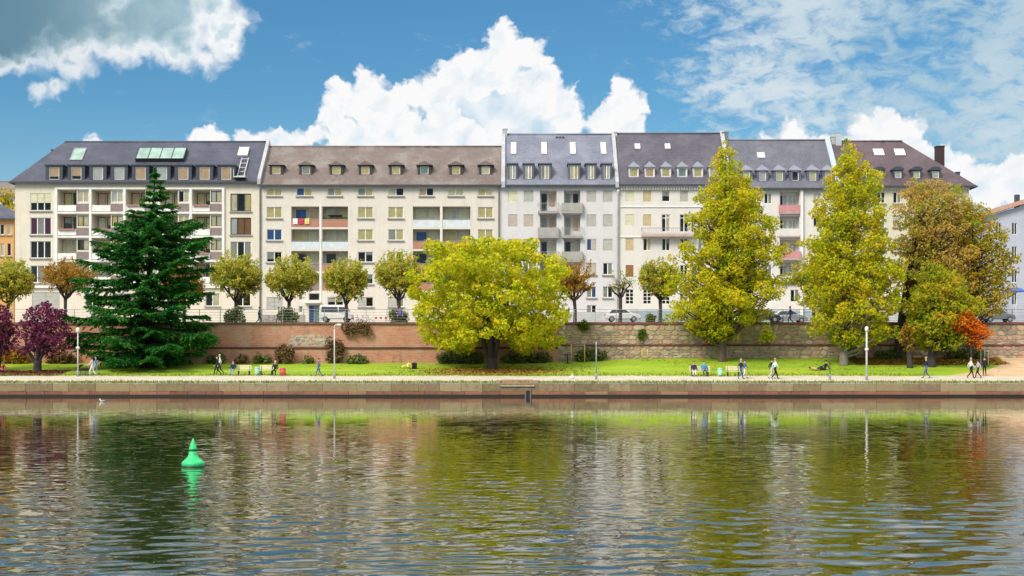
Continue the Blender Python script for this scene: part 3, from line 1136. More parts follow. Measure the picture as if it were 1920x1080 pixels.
    def roof(s, pyridge, mat, over=0.45, rdepth=6.3, hl=0.0, hr=0.0, ol=0.0, orr=0.0, gutter=LEAD):
        s.ye = s.y - over
        s.yr = s.y + rdepth
        s.ze = s.zt
        s.zr = s.Z(pyridge, s.yr)
        x0, x1 = s.x0 - ol, s.x1 + orr
        yb = s.y + 2 * rdepth + over
        mb = MB()
        a = [(x0, s.ye, s.ze), (x1, s.ye, s.ze), (x1, yb, s.ze), (x0, yb, s.ze), (x0 + hl + ol, s.yr, s.zr), (x1 - hr - orr, s.yr, s.zr)]
        mb.add(a, [(0, 1, 5, 4), (2, 3, 4, 5), (3, 0, 4), (1, 2, 5), (0, 3, 2, 1)])
        ro = s.put(mb, 'roof', mat)
        mb = MB()
        mb.box(x0, x1, s.ye - 0.10, s.ye + 0.06, s.ze - 0.20, s.ze - 0.004)
        if ol:
            mb.box(x0 - 0.1, x0 - 0.002, s.ye - 0.10, yb, s.ze - 0.20, s.ze - 0.004)
        if orr:
            mb.box(x1 + 0.002, x1 + 0.1, s.ye - 0.10, yb, s.ze - 0.20, s.ze - 0.004)
        s.put(mb, 'gutter', gutter)
        mb = MB()
        mb.tube([(x0 + hl + ol, s.yr, s.zr), (x1 - hr - orr, s.yr, s.zr)], 0.13, 6)
        s.put(mb, 'ridge', mat)
        s.roofobj = ro
        return ro

    def slope_y(s, z):
        return s.ye + (z - s.ze) / (s.zr - s.ze) * (s.yr - s.ye)

    def solve(s, py, out=0.0):
        """depth at which row py lies on the roof slope (moved forward by out)"""
        y = s.y
        for _ in range(25):
            y = s.slope_y(s.Z(py, y)) - out
        return y

    def dormer(s, pxc, pytop, pybot, wpx, fills, style='flat', cheek=None, cap=None, frame=None, side=0.2, n=None, eave=0.12):
        cheek = cheek or LEAD
        cap = cap or cheek
        y = s.solve(pybot) - 0.05
        zb, zt = s.Z(pybot, y), s.Z(pytop, y)
        w = wpx * y / F
        xc = s.X(pxc, y)
        z0, z1 = zb - 0.10, zt + 0.16
        ybk = s.slope_y(z1) + 0.3
        xl, xr = xc - w / 2 - side, xc + w / 2 + side
        loc = Vector((xc, y, zb))
        mb = MB()
        # front surround + cheeks
        mb.box(xl, xc - w / 2, y, y + 0.25, z0, z1); mb.box(xc + w / 2, xr, y, y + 0.25, z0, z1)
        mb.box(xc - w / 2, xc + w / 2, y, y + 0.25, zt, z1); mb.box(xc - w / 2, xc + w / 2, y - 0.03, y + 0.25, z0, zb)
        for (xa, xb) in ((xl, xl + 0.08), (xr - 0.08, xr)):
            mb.add([(xa, y + .25, z0), (xa, ybk, z1), (xa, y + .25, z1), (xb, y + .25, z0), (xb, ybk, z1), (xb, y + .25, z1)],
                   [(0, 1, 2), (5, 4, 3), (0, 3, 4, 1), (1, 4, 5, 2), (0, 2, 5, 3)])
        mb.quad((xc - w / 2, y + 0.9, z0), (xc + w / 2, y + 0.9, z0), (xc + w / 2, y + 0.9, z1), (xc - w / 2, y + 0.9, z1), 0)
        mb.v = [(v[0] - loc[0], v[1] - loc[1], v[2] - loc[2]) for v in mb.v]
        do = mb.build('dormer', cheek, s.root, loc - s.o)
        e = eave
        mb = MB()
        if style == 'flat':
            mb.box(xl - e, xr + e, y - e, ybk + 0.2, z1, z1 + 0.14)
        elif style == 'hip':
            zz = z1 + 0.75
            yk = s.slope_y(zz) + 0.2
            mb.add([(xl - e, y - e, z1), (xr + e, y - e, z1), (xr + e, ybk + .2, z1), (xl - e, ybk + .2, z1), (xc, y + 0.75, zz), (xc, yk, zz)],
                   [(0, 1, 4), (1, 2, 5, 4), (3, 0, 4, 5), (0, 3, 2, 1), (2, 3, 5)])
            mb.box(xl - e, xr + e, y - e - .02, y - e + .1, z1 - 0.1, z1 - .003)
        elif style == 'gable':
            zz = z1 + 0.5
            yk = s.slope_y(zz) + 0.2
            mb.add([(xl - e, y - e, z1), (xr + e, y - e, z1), (xr + e, ybk + .2, z1), (xl - e, ybk + .2, z1), (xc, y - e, zz), (xc, yk, zz)],
                   [(0, 1, 4), (1, 2, 5, 4), (3, 0, 4, 5), (0, 3, 2, 1), (2, 3, 5)])
        elif style == 'arch':
            pts = []
            ww = (xr - xl) / 2 + e
            for k in range(9):
                a = math.pi * k / 8
                pts.append((xc + ww * math.cos(a), z1 + 0.42 * math.sin(a)))
            mb.prism(pts, y - e, ybk + 0.6)
        mb.v = [(v[0] - loc[0], v[1] - loc[1], v[2] - loc[2]) for v in mb.v]
        mb.build('dormer_roof', cap, do)
        s.window(xc - w / 2, xc + w / 2, zb, zt, fills, y=y, frame=frame, hole=False, parent=do, ploc=loc, n=n)
        return do

    def skylight(s, px0, px1, py0, py1, mat, n=1, frame=None, lift=0.10, name='skylight'):
        yb, yt = s.solve(py1), s.solve(py0)
        x0, x1 = s.X(px0, yb), s.X(px1, yb)
        zb, zt = s.slope_z(yb), s.slope_z(yt)
        nrm = Vector((0, -(s.zr - s.ze), (s.yr - s.ye))).normalized()
        upv = Vector((0, yt - yb, zt - zb))
        L = upv.length
        upv.normalize()
        c0 = Vector((x0, yb, zb))
        ex = Vector((1, 0, 0))

        def slab(mb, u0, u1, v0, v1, h0, h1):
            vs = []
            for h in (h0, h1):
                for (u, v) in ((u0, v0), (u1, v0), (u1, v1), (u0, v1)):
                    vs.append(c0 + ex * u + upv * v + nrm * h)
            mb.add(vs, [(0, 3, 2, 1), (4, 5, 6, 7), (0, 1, 5, 4), (1, 2, 6, 5), (2, 3, 7, 6), (3, 0, 4, 7)])
        w = x1 - x0
        t = min(0.09, w * 0.12)
        mb = MB()
        slab(mb, -t, 0, -t, L + t, -0.1, lift); slab(mb, w, w + t, -t, L + t, -0.1, lift)
        slab(mb, 0, w, -t, 0, -0.1, lift - .003); slab(mb, 0, w, L, L + t, -0.1, lift - .003)
        for k in range(1, n):
            slab(mb, w * k / n - t / 2, w * k / n + t / 2, 0, L, -0.1, lift - .005)
        fo = s.put(mb, name, frame or GREYM)
        for k in range(n):
            mb = MB()
            slab(mb, w * k / n + (t / 2 if k else 0), w * (k + 1) / n - (t / 2 if k < n - 1 else 0), 0, L, 0.0, lift - 0.04)
            mb.v = [(v[0] - s.o[0], v[1] - s.o[1], v[2] - s.o[2]) for v in mb.v]
            mb.build('pane', mat, fo)
        return fo

    def slope_z(s, y):
        return s.ze + (y - s.ye) / (s.yr - s.ye) * (s.zr - s.ze)

    def party(s, pxa, pxb, mat, rise=0.35, top=None):
        """parapet of the fire wall, following the roof slope"""
        x0, x1 = s.X(pxa), s.X(pxb)
        yb = 2 * s.yr - s.ye
        poly = [(s.ye - 0.15, s.ze - 0.35), (s.ye - 0.15, s.ze + rise * 0.8), (s.yr, s.zr + rise), (yb, s.ze + rise), (yb, s.ze - .35)]
        mb = MB()
        mb.prism(poly, x0, x1, axis='x')
        s.put(mb, 'party_wall', mat)

    def stack(s, px0, px1, pytop, y, mat, depth=0.9, drop=3.0, name='chimney', cap=None):
        x0, x1 = s.X(px0, y), s.X(px1, y)
        zt = s.Z(pytop, y)
        mb = MB()
        mb.box(x0, x1, y, y + depth, zt - drop, zt - 0.12)
        mb.box(x0 - .05, x1 + .05, y - .05, y + depth + .05, zt - 0.12, zt)
        c = s.put(mb, name, mat)
        return c

    def band(s, name, px0, px1, py0, py1, out, mat):
        mb = MB()
        mb.box(s.X(px0), s.X(px1), s.y - out, s.y - 0.002, s.Z(py1), s.Z(py0))
        return s.put(mb, name, mat)

    def pipe(s, px, py0, py1, r=0.09, mat=None):
        mb = MB()
        mb.tube([(s.X(px), s.y - 0.16, s.Z(py1)), (s.X(px), s.y - 0.16, s.Z(py0)), (s.X(px), s.y - 0.45, s.Z(py0) + 0.3)], r, 8)
        return s.put(mb, 'downpipe', mat or GREYM)

    def balcony(s, x0, x1, zfloor, rail_h, out, slab_mat, rail_mat, bars=False, name='balcony', slab_h=0.16):
        loc = Vector(((x0 + x1) / 2, s.y, zfloor))
        w = (x1 - x0) / 2
        mb = MB(); mb.box(-w, w, -out, -0.003, -slab_h, 0)
        bo = mb.build(name, slab_mat, s.root, loc - s.o)
        if bars:
            mb = MB()
            mb.box(-w, w, -out, -out + 0.05, rail_h - 0.05, rail_h); mb.box(-w, w, -out + .005, -out + 0.045, 0.08, 0.12)
            for sx in (-1, 1):
                mb.box(sx * w - 0.025, sx * w + 0.025, -out + .051, -0.003, rail_h - 0.05, rail_h)
            mb.build('handrail', rail_mat, bo)
            nb = int(2 * w / 0.22)
            bm_ = MB(); bm_.box(-0.012, 0.012, -out + 0.012, -out + 0.036, 0.121, rail_h - 0.051); bm_ = bm_.mesh('baluster', rail_mat)
            for k in range(nb + 1):
                link('baluster', bm_, bo, (-w + 0.03 + (2 * w - 0.06) * k / nb, 0, 0))
        else:
            mb = MB(); mb.box(-w, w, -out - 0.01, -out + 0.06, 0.03, rail_h); mb.build('balcony_front', rail_mat, bo)
            for sx in (-1, 1):
                mb = MB(); mb.box(sx * w - 0.03, sx * w + 0.03, -out + .062, -0.003, 0.03, rail_h - .003); mb.build('balcony_side', rail_mat, bo)
        return bo


W1 = stucco('cream_render', (0.75, 0.69, 0.57))
W2 = stucco('grey_cream_render', (0.73, 0.68, 0.60))
W3 = stucco('cool_white_render', (0.67, 0.65, 0.66), (0.45, 0.43, 0.42))
W4 = stucco('white_render', (0.73, 0.70, 0.65), (0.5, 0.5, 0.48))
W5 = stucco('bright_white_render', (0.74, 0.71, 0.67), (0.5, 0.5, 0.48))
W6 = stucco('pale_yellow_render', (0.68, 0.63, 0.49))
R1 = slate('dark_blue_slate', (0.053, 0.059, 0.091), (0.066, 0.071, 0.105), (0.077, 0.081, 0.116))
R2 = slate('brown_tile', (0.158, 0.121, 0.111), (0.192, 0.150, 0.132), (0.214, 0.193, 0.175), 0.26, 0.34)
R3 = slate('pale_slate', (0.156, 0.167, 0.230), (0.181, 0.193, 0.255), (0.193, 0.210, 0.261))
R4 = slate('violet_slate', (0.073, 0.069, 0.096), (0.091, 0.083, 0.112), (0.104, 0.094, 0.117))
R5 = slate('blue_grey_tile', (0.105, 0.107, 0.145), (0.129, 0.131, 0.168), (0.133, 0.136, 0.165), 0.42, 0.42)
R6 = slate('plum_tile', (0.081, 0.055, 0.067), (0.101, 0.067, 0.077), (0.110, 0.077, 0.088))
GREYW = M('fire_wall_render', (0.42, 0.43, 0.45), 0.85)

# ---- first house -------------------------------------------------------------
b = Bld('apartment_building', 'cream apartment house with white balcony bays and dark hipped slate roof at far left', 28, 489.5, 341, W1)
tr = [['L0.55', 'L0.55', 'L0.55'], ['p', 'g', 'p'], ['-', '-', '-'], ['-', 'g', '-']]
for (a, e), fl in zip([(362, 395), (408, 440), (452, 484), (498, 530)], tr):
    b.win(57, 96, a, e, fl, sill=True)
for (a, e), fl, fr in zip([(363, 396), (408, 440), (453, 486), (498, 530)], [['c', '-', 'y'], ['w', 'o', 'o'], ['g', '-', 'g'], ['c', 'c', '-']], [DKBROWN, DKBROWN, WHITE, WHITE]):
    b.win(432, 471, a, e, fl, frame=fr, sill=True)
bays = [(109, 167), (173, 231), (237, 295), (301, 355), (361, 416)]
rows = [(356, 396.5), (402, 441.5), (447, 486.5), (492, 531)]
rb = random.Random(2)
for i, (xa, xb) in enumerate(bays):
    for j, (ya, yb_) in enumerate(rows):
        w = xb - xa
        xs_ = xa + w * 0.60
        fl = rb.choice([['y'], ['c'], ['k'], ['-']]); fl2 = rb.choice([['-'], ['y0.4'], ['k'], ['c']])
        fr = DKBROWN if (j < 2 or i > 2) else WHITE
        if (i, j) == (0, 0):
            fl, fl2 = ['y'], ['-']
        if (i, j) == (0, 1):
            fl, fl2 = ['g0.4'], ['-']
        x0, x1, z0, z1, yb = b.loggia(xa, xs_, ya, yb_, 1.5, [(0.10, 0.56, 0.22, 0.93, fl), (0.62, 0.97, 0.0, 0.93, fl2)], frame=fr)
        # right part of the bay: window over a panel
        f3 = rb.choice([['c', 'c'], ['y', 'c'], ['w', 'c'], ['-', 'c']])
        b.win(xs_ + 1.5, xb - 0.5, ya + 2, yb_ - 17.5, f3, frame=rb.choice([DKBROWN, WHITE, DKBROWN]), t=0.06)
        mb = MB(); mb.box(b.X(xs_ + 0.6), b.X(xb), D - 0.05, D - 0.002, b.Z(yb_), b.Z(yb_ - 14.5))
        b.put(mb, 'spandrel_panel', BROWNP if j < 3 else BROWNP)
        mb = MB(); mb.box(x0 - 0.05, x1 - 0.02, D - 0.14, D - 0.02, z0 + 0.02, z0 + 0.75)
        b.put(mb, 'parapet', WHITE)
        if rb.random() < 0.35 or (i, j) in ((4, 0), (2, 1)):
            mb = MB(); mb.box(x0 + 0.1, x1 - 0.15, D - 0.34, D - 0.15, z0 + 0.62, z0 + 0.80)
            b.put(mb, 'flower_box', BRICKP)
for px in (106, 170, 234, 298, 358, 419):
    b.band('pilaster', px - 2.2, px + 2.2, 352, 536, 0.22, WHITE)
for py in (353.5, 399.2, 444.2, 489.2, 534):
    mb = MB(); mb.box(b.X(108.3), b.X(416.7), D - 0.20, D - 0.004, b.Z(py + 1.7), b.Z(py - 1.7)); b.put(mb, 'floor_band', WHITE)
b.band('ground_floor_band', 30, 486, 536.5, 540, 0.28, WHITE)
b.win(60, 112, 548, 598, ['G', 'G'], frame=WHITE)
for (xa, xb, fl) in ((160, 186, ['-', '-']), (215, 245, ['g', '-']), (270, 300, ['-', 'c']), (322, 350, ['-', '-']), (385, 412, ['-', 'c']), (440, 470, ['-', '-'])):
    b.win(xa, xb, 550, 574, fl, sill=True)
b.finish()
b.roof(266, R1, over=0.5, hl=b.X(120, 186) - b.X(28), ol=0.5)
for k, px in enumerate((101.5, 143, 183.5, 223.5, 263.5, 303.5, 343.5, 383.5, 424)):
    b.dormer(px, 313, 337, 19, [['k0.75'], ['k0.7'], ['w'], ['w'], ['k'], ['w'], ['k'], ['k'], ['k']][k], 'flat', side=0.42)
b.skylight(132, 153, 279, 300, SKYGLASS, 1, GREYM)
b.skylight(256, 344, 283, 303, SKYGLASS, 4, DKMETAL, lift=0.5, name='roof_glazing')
b.skylight(447, 463, 280, 294, M('white_hatch', (0.62, 0.60, 0.66), 0.4), 1, PALEMETAL, lift=0.3, name='roof_hatch')
yl = b.solve(330)
mb = MB()
for px in (445, 457.5):
    for (pa, pb) in ((330, 296),):
        ya, yb = b.solve(pa, 0.35), b.solve(pb, 0.35)
        mb.tube([(b.X(px), ya, b.Z(pa, ya)), (b.X(px), yb, b.Z(pb, yb))], 0.06, 6)
for k in range(5):
    pa = 330 - k * 8
    ya = b.solve(pa, 0.35); mb.tube([(b.X(445), ya, b.Z(pa, ya)), (b.X(457.5), ya, b.Z(pa, ya))], 0.045, 6)
ya = b.solve(331, 0.6)
mb.box(b.X(440), b.X(462), ya - 0.5, ya + 0.6, b.Z(333, ya), b.Z(331, ya))
for px in (440.5, 461.5):
    mb.box(b.X(px) - .03, b.X(px) + .03, ya - 0.5, ya - 0.44, b.Z(331, ya), b.Z(318, ya))
b.put(mb, 'roof_ladder', PALEMETAL)
b.stack(96, 105, 280, 186, M('brown_chimney', (0.07, 0.05, 0.05), 0.9))
b.stack(48, 58, 318, 184, LEAD, 1.0, 1.2, 'vent')
b.party(484, 490, GREYW)
b.pipe(488, 352, 606)

# ---- second house ------------------------------------------------------------
b = Bld('apartment_building', 'long beige apartment house with brown tiled roof and eight tiny dormers', 489.5, 941, 347, W2)
top = [(500, 528), (556, 585), (614, 641), (671, 699), (728, 757), (786, 813), (840, 869), (896, 924)]
tf = [['y', 'y'], ['b', 'y'], ['g', 'y'], ['g', 'y'], ['c', '-'], ['k', '-'], ['c', 'c'], ['y', 'c']]
for (xa, xb), fl in zip(top, tf):
    b.win(xa, xb, 352, 367, fl, sill=True)
rows = [(388, 409), (430, 450.5), (472, 491.5), (514, 532.5)]
fr_ = {500: [['y', 'y'], ['b', 'b'], ['g0.7', '-'], ['-', 'y']], 671: [['y', 'y'], ['y', 'y'], ['-', 'g0.3'], ['-', 't0.5']], 728: [['y', 'y'], ['g', 'y'], ['y', 'g'], ['-', 'c']], 896: [['y', 'y'], ['y', 'y'], ['y', 'c'], ['-', 'c']]}
for xa in (500, 671, 728, 896):
    for (ya, yb), fl in zip(rows, fr_[xa]):
        b.win(xa, xa + 28.5, ya, yb, fl, sill=True)
lr = [(387, 426), (429.5, 467), (470.5, 509), (512.5, 545)]
GLASSP = glassmat('balcony_glass', (0.75, 0.85, 0.88), 0.25)
WMESH = M('white_mesh_panel', (0.60, 0.66, 0.68), 0.6)
par = {(0, 0): BRICKP, (1, 0): BRICKP, (0, 1): WMESH, (1, 1): WMESH, (0, 2): BROWNP, (1, 2): BRICKP, (0, 3): BROWNP, (1, 3): BRICKP,
       (2, 0): WMESH, (3, 0): WMESH, (2, 1): BRICKP, (3, 1): BRICKP, (2, 2): BRICKP, (3, 2): BRICKP, (2, 3): BRICKP, (3, 3): BRICKP}
wl = {(0, 0): [['b'], ['k']], (1, 0): [['c'], ['y']], (0, 1): [['y'], ['c']], (1, 1): [['c', 'c'], ['c']], (2, 0): [['c'], ['c']], (3, 0): [['c', 'w'], ['c']], (2, 1): [['b'], ['c']], (3, 1): [['y'], ['c']]}
LOG = {}
for i, (xa, xb) in enumerate(((546, 598.5), (604, 652.5), (774, 825), (830, 882))):
    for j, (ya, yb_) in enumerate(lr):
        w_ = wl.get((i, j), [['-'], ['c']])
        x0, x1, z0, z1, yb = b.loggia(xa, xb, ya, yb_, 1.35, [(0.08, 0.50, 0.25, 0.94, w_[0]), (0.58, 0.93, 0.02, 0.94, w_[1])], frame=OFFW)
        mb = MB(); mb.box(x0 + .01, x1 - .01, D + 0.02, D + 0.12, z0 + 0.01, z0 + 0.92)
        b.put(mb, 'parapet', par[(i, j)])
        mb = MB(); mb.box(x0 + .01, x1 - .01, D - 0.02, D + 0.16, z0 + 0.921, z0 + 0.98)
        b.put(mb, 'parapet_rail', GREYM if par[(i, j)] is WMESH else SILL)
        LOG[(i, j)] = (x0, x1, z0, z1)
b.win(500, 530, 557, 580, ['G', 'G'])
b.win(560, 568, 552, 563, ['g']); b.win(560, 568, 574, 586, ['g'])
b.win(614, 644, 557, 575, ['w0.5', 'w0.5'])
b.win(672, 700, 557, 575, ['G', '-'], sill=True)
b.win(728, 757, 557, 575, ['G', 'g'], sill=True); b.win(790, 820, 557, 575, ['-', 'g'], sill=True); b.win(896, 924, 557, 575, ['-', 'g'], sill=True)
b.win(579, 599, 550, 563, ['-'], frame=GREYM)
b.win(579, 599, 572, 606, ['b', 't'], frame=GREYM, name='door')
b.band('canopy', 572, 603, 566, 569, 1.1, OFFW)
b.band('plinth', 492, 572, 590, 612, 0.06, SILL)
b.finish()
b.roof(275, R2, over=0.5, rdepth=6.0)
for k, px in enumerate((518, 573.5, 630.5, 685, 742.5, 795.5, 855, 910.5)):
    b.dormer(px, 312, 327, 15.5, [['y'], ['g'], ['y'], ['y'], ['y'], ['t'], ['y'], ['c']][k], 'gable', cheek=M('dormer_board', (0.055, 0.04, 0.04), 0.8), cap=R2, side=0.30, eave=0.22)
for px in (659, 755, 800, 815):
    y = b.yr - 0.2
    mb = MB(); mb.box(b.X(px - 4, y), b.X(px + 6, y), y, y + 0.4, b.Z(277, y), b.Z(274.2, y)); b.put(mb, 'ridge_vent', LEAD)
b.pipe(935.5, 352, 606)
mb = MB(); mb.box(b.X(600.2), b.X(602.4), D - 0.06, D - 0.002, b.Z(600), b.Z(384)); b.put(mb, 'pilaster', WHITE)
mb = MB(); mb.box(b.X(826.4), b.X(828.6), D - 0.06, D - 0.002, b.Z(546), b.Z(384)); b.put(mb, 'pilaster', WHITE)
B2 = b

# ---- third house -------------------------------------------------------------
b = Bld('apartment_building', 'cool white apartment house with tall slit skylights and railed balconies under pale slate', 941, 1160, 347, W3)
rows = [(357, 379), (402, 425), (448, 470), (493, 515), (537, 558)]
cols = [(953, 970), (982, 1000), (1100, 1118), (1130.5, 1148.5)]
fl3 = [[['L'], ['G'], ['G'], ['G']], [['B'], ['B'], ['G'], ['G']], [['B'], ['B'], ['b', 'B'], ['G']], [['c', 'c'], ['g', 'g'], ['B'], ['-', 'g']], [['-', '-'], ['-', 'g'], ['g', 'b'], ['g', '-']]]
for j, (ya, yb) in enumerate(rows):
    for (xa, xb), f in zip(cols, fl3[j]):
        b.win(xa, xb, ya, yb, f, n=2 if f[0].islower() or f[0] == '-' else None, sill=j > 2)
for j, (ya, yb_) in enumerate([(357, 396.5), (402, 442.5), (448, 487.5), (493, 532)]):
    for i, (xa, xb) in enumerate(((1012.5, 1043.5), (1057.5, 1088))):
        fl = [[['-'], ['k']], [['g'], ['-']]][i] if j == 0 else rb.choice([[['-'], ['c']], [['g'], ['k']], [['c'], ['g']]])
        x0, x1, z0, z1, yb = b.loggia(xa, xb, ya, yb_, 1.1, [(0.06, 0.46, 0.05, 0.93, fl[0]), (0.54, 0.94, 0.25, 0.93, fl[1])], frame=OFFW, wall=W3)
        b.balcony(x0 - 0.25, x1 + 0.25, z0 + 0.02, 0.95, 0.55, SILL, M('grey_balcony_panel', (0.36, 0.36, 0.33), 0.7) if (i + j) % 2 else GREYM, bars=((i + j) % 2 == 0), slab_h=0.3)
for (xa, xb) in ((1013, 1026), (1073, 1087)):
    b.win(xa, xb, 543, 559, ['-', 'g'])
b.win(953, 970, 575, 598, ['-']); b.win(1100, 1118, 572, 590, ['g', '-'])
b.band('plinth', 943, 1156, 585, 612, 0.08, M('grey_plinth', (0.46, 0.47, 0.46), 0.85))
b.finish()
b.roof(252, R3, over=0.45, rdepth=6.6)
WGL = M('milky_roof_window', (0.80, 0.83, 0.88), 0.12)  # white base colour stands in for sky mirrored in the glass
for px in (963, 1020.5, 1074.5, 1132):
    b.skylight(px - 4, px + 4, 269, 289, WGL, 1, WHITE, lift=0.16)
for k, (px, w) in enumerate(((961, 11), (991, 12), (1022, 15), (1076.5, 15), (1108, 12), (1137.5, 11))):
    b.dormer(px, 310, 336, w, [['c', 'w'], ['w', 'c'], ['g', 'c'], ['c', 'y'], ['w', 'c'], ['g', 'c']][k], 'flat', side=0.24, cheek=M('slate_cheek', (0.10, 0.11, 0.15), 0.6))
for px in (1044, 1050, 1056):
    y = b.yr - 0.5
    mb = MB(); mb.box(b.X(px - 2, y), b.X(px + 2, y), y - .1, y + 0.4, b.Z(261, y), b.Z(256, y)); b.put(mb, 'roof_vent', LEAD)
b.party(940, 947, GREYW, 0.4)
b.party(1153.5, 1160, GREYW, 0.4)
b.stack(943, 951, 241, b.yr - 0.4, GREYW)
b.stack(1152, 1157.5, 247, b.yr - 0.4, GREYW)
b.pipe(1158.8, 362, 606, 0.14, PALEMETAL)

# ---- fourth house ------------------------------------------------------------
b = Bld('apartment_building', 'white stuccoed apartment house with toothed cornice and violet slate roof behind the tall gold tree', 1160, 1371.5, 346.5, W4)
rows = [(357.5, 378), (402, 423.5), (447, 470), (497, 519)]
cols = [1180.5, 1213.5, 1248.5, 1282.5, 1316.5, 1349]
fl4 = [[['L'], ['T'], ['g0.5'], ['G'], ['c'], ['c']], [['L'], ['T'], ['-', 'c'], ['-', '-'], ['g', 'g'], ['c', 'c']], [['T'], ['-', 'c'], ['-', 't0.4'], ['-', '-'], ['g', 'c'], ['c', 'c']], [['R'], ['-', 'c'], ['c', 'c'], ['-', '-'], ['g', 'g'], ['c', '-']]]
for j, (ya, yb) in enumerate(rows):
    for i, (c, f) in enumerate(zip(cols, fl4[j])):
        if j == 1 and i in (2, 3):
            b.win(c - 8, c + 8, 402, 435, f, n=2, name='balcony_door', transom=0.2)
        else:
            b.win(c - 7.5, c + 7.5, ya, yb, f, n=2 if len(f) == 2 else 1)
for c in cols:
    b.win(c - 7.5, c + 7.5, 542.5, 570, ['-', '-'], grid=3, t=0.06)
for py in (388, 444.5):
    b.band('string_course', 1161, 1368.5, py - 0.7, py + 0.7, 0.10, WHITE)
b.band('plinth', 1161, 1368.5, 582, 612, 0.08, M('blue_grey_plinth', (0.30, 0.37, 0.42), 0.85))
mb = MB()
for k in range(42):
    px = 1164 + k * 4.9
    mb.box(b.X(px), b.X(px + 2.6), D - 0.30, D - 0.05, b.Z(356), b.Z(352.2))
b.put(mb, 'dentil_course', WHITE)
b.band('cornice', 1161, 1368.5, 347.6, 351.9, 0.40, OFFW)
bo = b.balcony(b.X(1202), b.X(1300), b.Z(440), 0.75, 0.9, M('pink_slab', (0.5, 0.36, 0.32), 0.8), M('blue_grey_rail', (0.20, 0.22, 0.30), 0.6), bars=True, slab_h=0.3)
b.finish()
b.roof(250.5, R4, over=0.5, rdepth=6.6)
for k, px in enumerate((1188.5, 1218.5, 1249, 1279.5, 1309, 1339)):
    b.dormer(px, 315, 331, 15, [['y'], ['k'], ['y'], ['t'], ['y'], ['c']][k], 'hip', cheek=WHITE if False else M('dormer_white', (0.62, 0.6, 0.62), 0.7), cap=M('zinc', (0.22, 0.23, 0.29), 0.5), side=0.12)
for px in (1195.5, 1252):
    b.skylight(px - 4, px + 4, 272, 280, WGL, 1, WHITE, lift=0.2)
b.party(1364, 1371.5, GREYW, 0.35)
b.stack(1354, 1366, 247, b.yr - 0.4, M('grey_chimney', (0.2, 0.2, 0.24), 0.9))
b.pipe(1366, 360, 606)

# ---- fifth house -------------------------------------------------------------
b = Bld('apartment_building', 'bright white house with stacked pink fronted balconies between the two tall golden trees', 1371.5, 1576, 353, W5)
rows = [(362, 382), (405, 426), (449, 470), (496, 517)]
for j, (ya, yb) in enumerate(rows):
    for c in (1386, 1412, 1440, 1532, 1556):
        b.win(c - 7, c + 7, ya, yb, rb.choice([['-', 'g'], ['c', 'c'], ['-', '-'], ['g']]), n=2)
PINKB = M('pink_front', (0.55, 0.25, 0.26), 0.8)
for j, (ya, yb_) in enumerate([(358, 399), (405, 443), (449, 486), (492, 529)]):
    x0, x1, z0, z1, yb = b.loggia(1462, 1499, ya, yb_, 1.0, [(0.08, 0.42, 0.05, 0.86, ['-', 'w']), (0.52, 0.92, 0.28, 0.86, ['w', 'w'])], frame=WHITE, wall=W5)
    b.balcony(x0 - 0.1 if j != 2 else x0 - .5, x1 + 0.05, z0, 0.9, 0.35 if j != 2 else 0.7, M('pink_slab2', (0.42, 0.32, 0.31), 0.8), PINKB if j in (0, 2) else W5)
mb = MB(); mb.box(b.X(1500), b.X(1505), D - 0.35, D - 0.003, STREET, b.Z(354)); b.put(mb, 'pilaster', WHITE)
b.win(1510, 1519, 497, 517, ['-'])
b.win(1386, 1407, 548, 606, ['t', 'b'], frame=M('blue_door_frame', (0.06, 0.25, 0.48), 0.5), name='door', transom=0.25)
b.band('door_lintel', 1378, 1412, 531, 535, 0.6, WHITE)
mb = MB(); mb.prism([(b.X(1378), b.Z(530.8)), (b.X(1412), b.Z(530.8)), (b.X(1395), b.Z(519))], D - 0.55, D - 0.003); b.put(mb, 'pediment', WHITE)
for px in (1440, 1490, 1520, 1550):
    b.win(px - 8, px + 8, 543, 566, ['-', 'g'], n=2)
b.band('plinth', 1412, 1572.5, 582, 612, 0.08, MATS['blue_grey_plinth'])
b.finish()
b.roof(263, R5, over=0.5, rdepth=6.4)
for k, px in enumerate((1400, 1430, 1461.5, 1491, 1524, 1553)):
    b.dormer(px, 321, 339, 13, [['c'], ['w'], ['c'], ['-'], ['c'], ['w']][k], 'hip', cheek=M('blue_cheek', (0.10, 0.11, 0.18), 0.6), cap=MATS['zinc'], side=0.28)
b.skylight(1422, 1433, 288, 296, WGL, 1, WHITE, lift=0.15)
b.party(1567, 1576.5, M('pale_blue_render', (0.42, 0.50, 0.56), 0.85), 0.35)
b.stack(1567, 1578, 247, b.yr - 0.5, MATS['pale_blue_render'])
b.stack(1559, 1566, 255, b.yr - 0.3, M('beige_chimney', (0.45, 0.4, 0.36), 0.9))
b.pipe(1570, 360, 606)

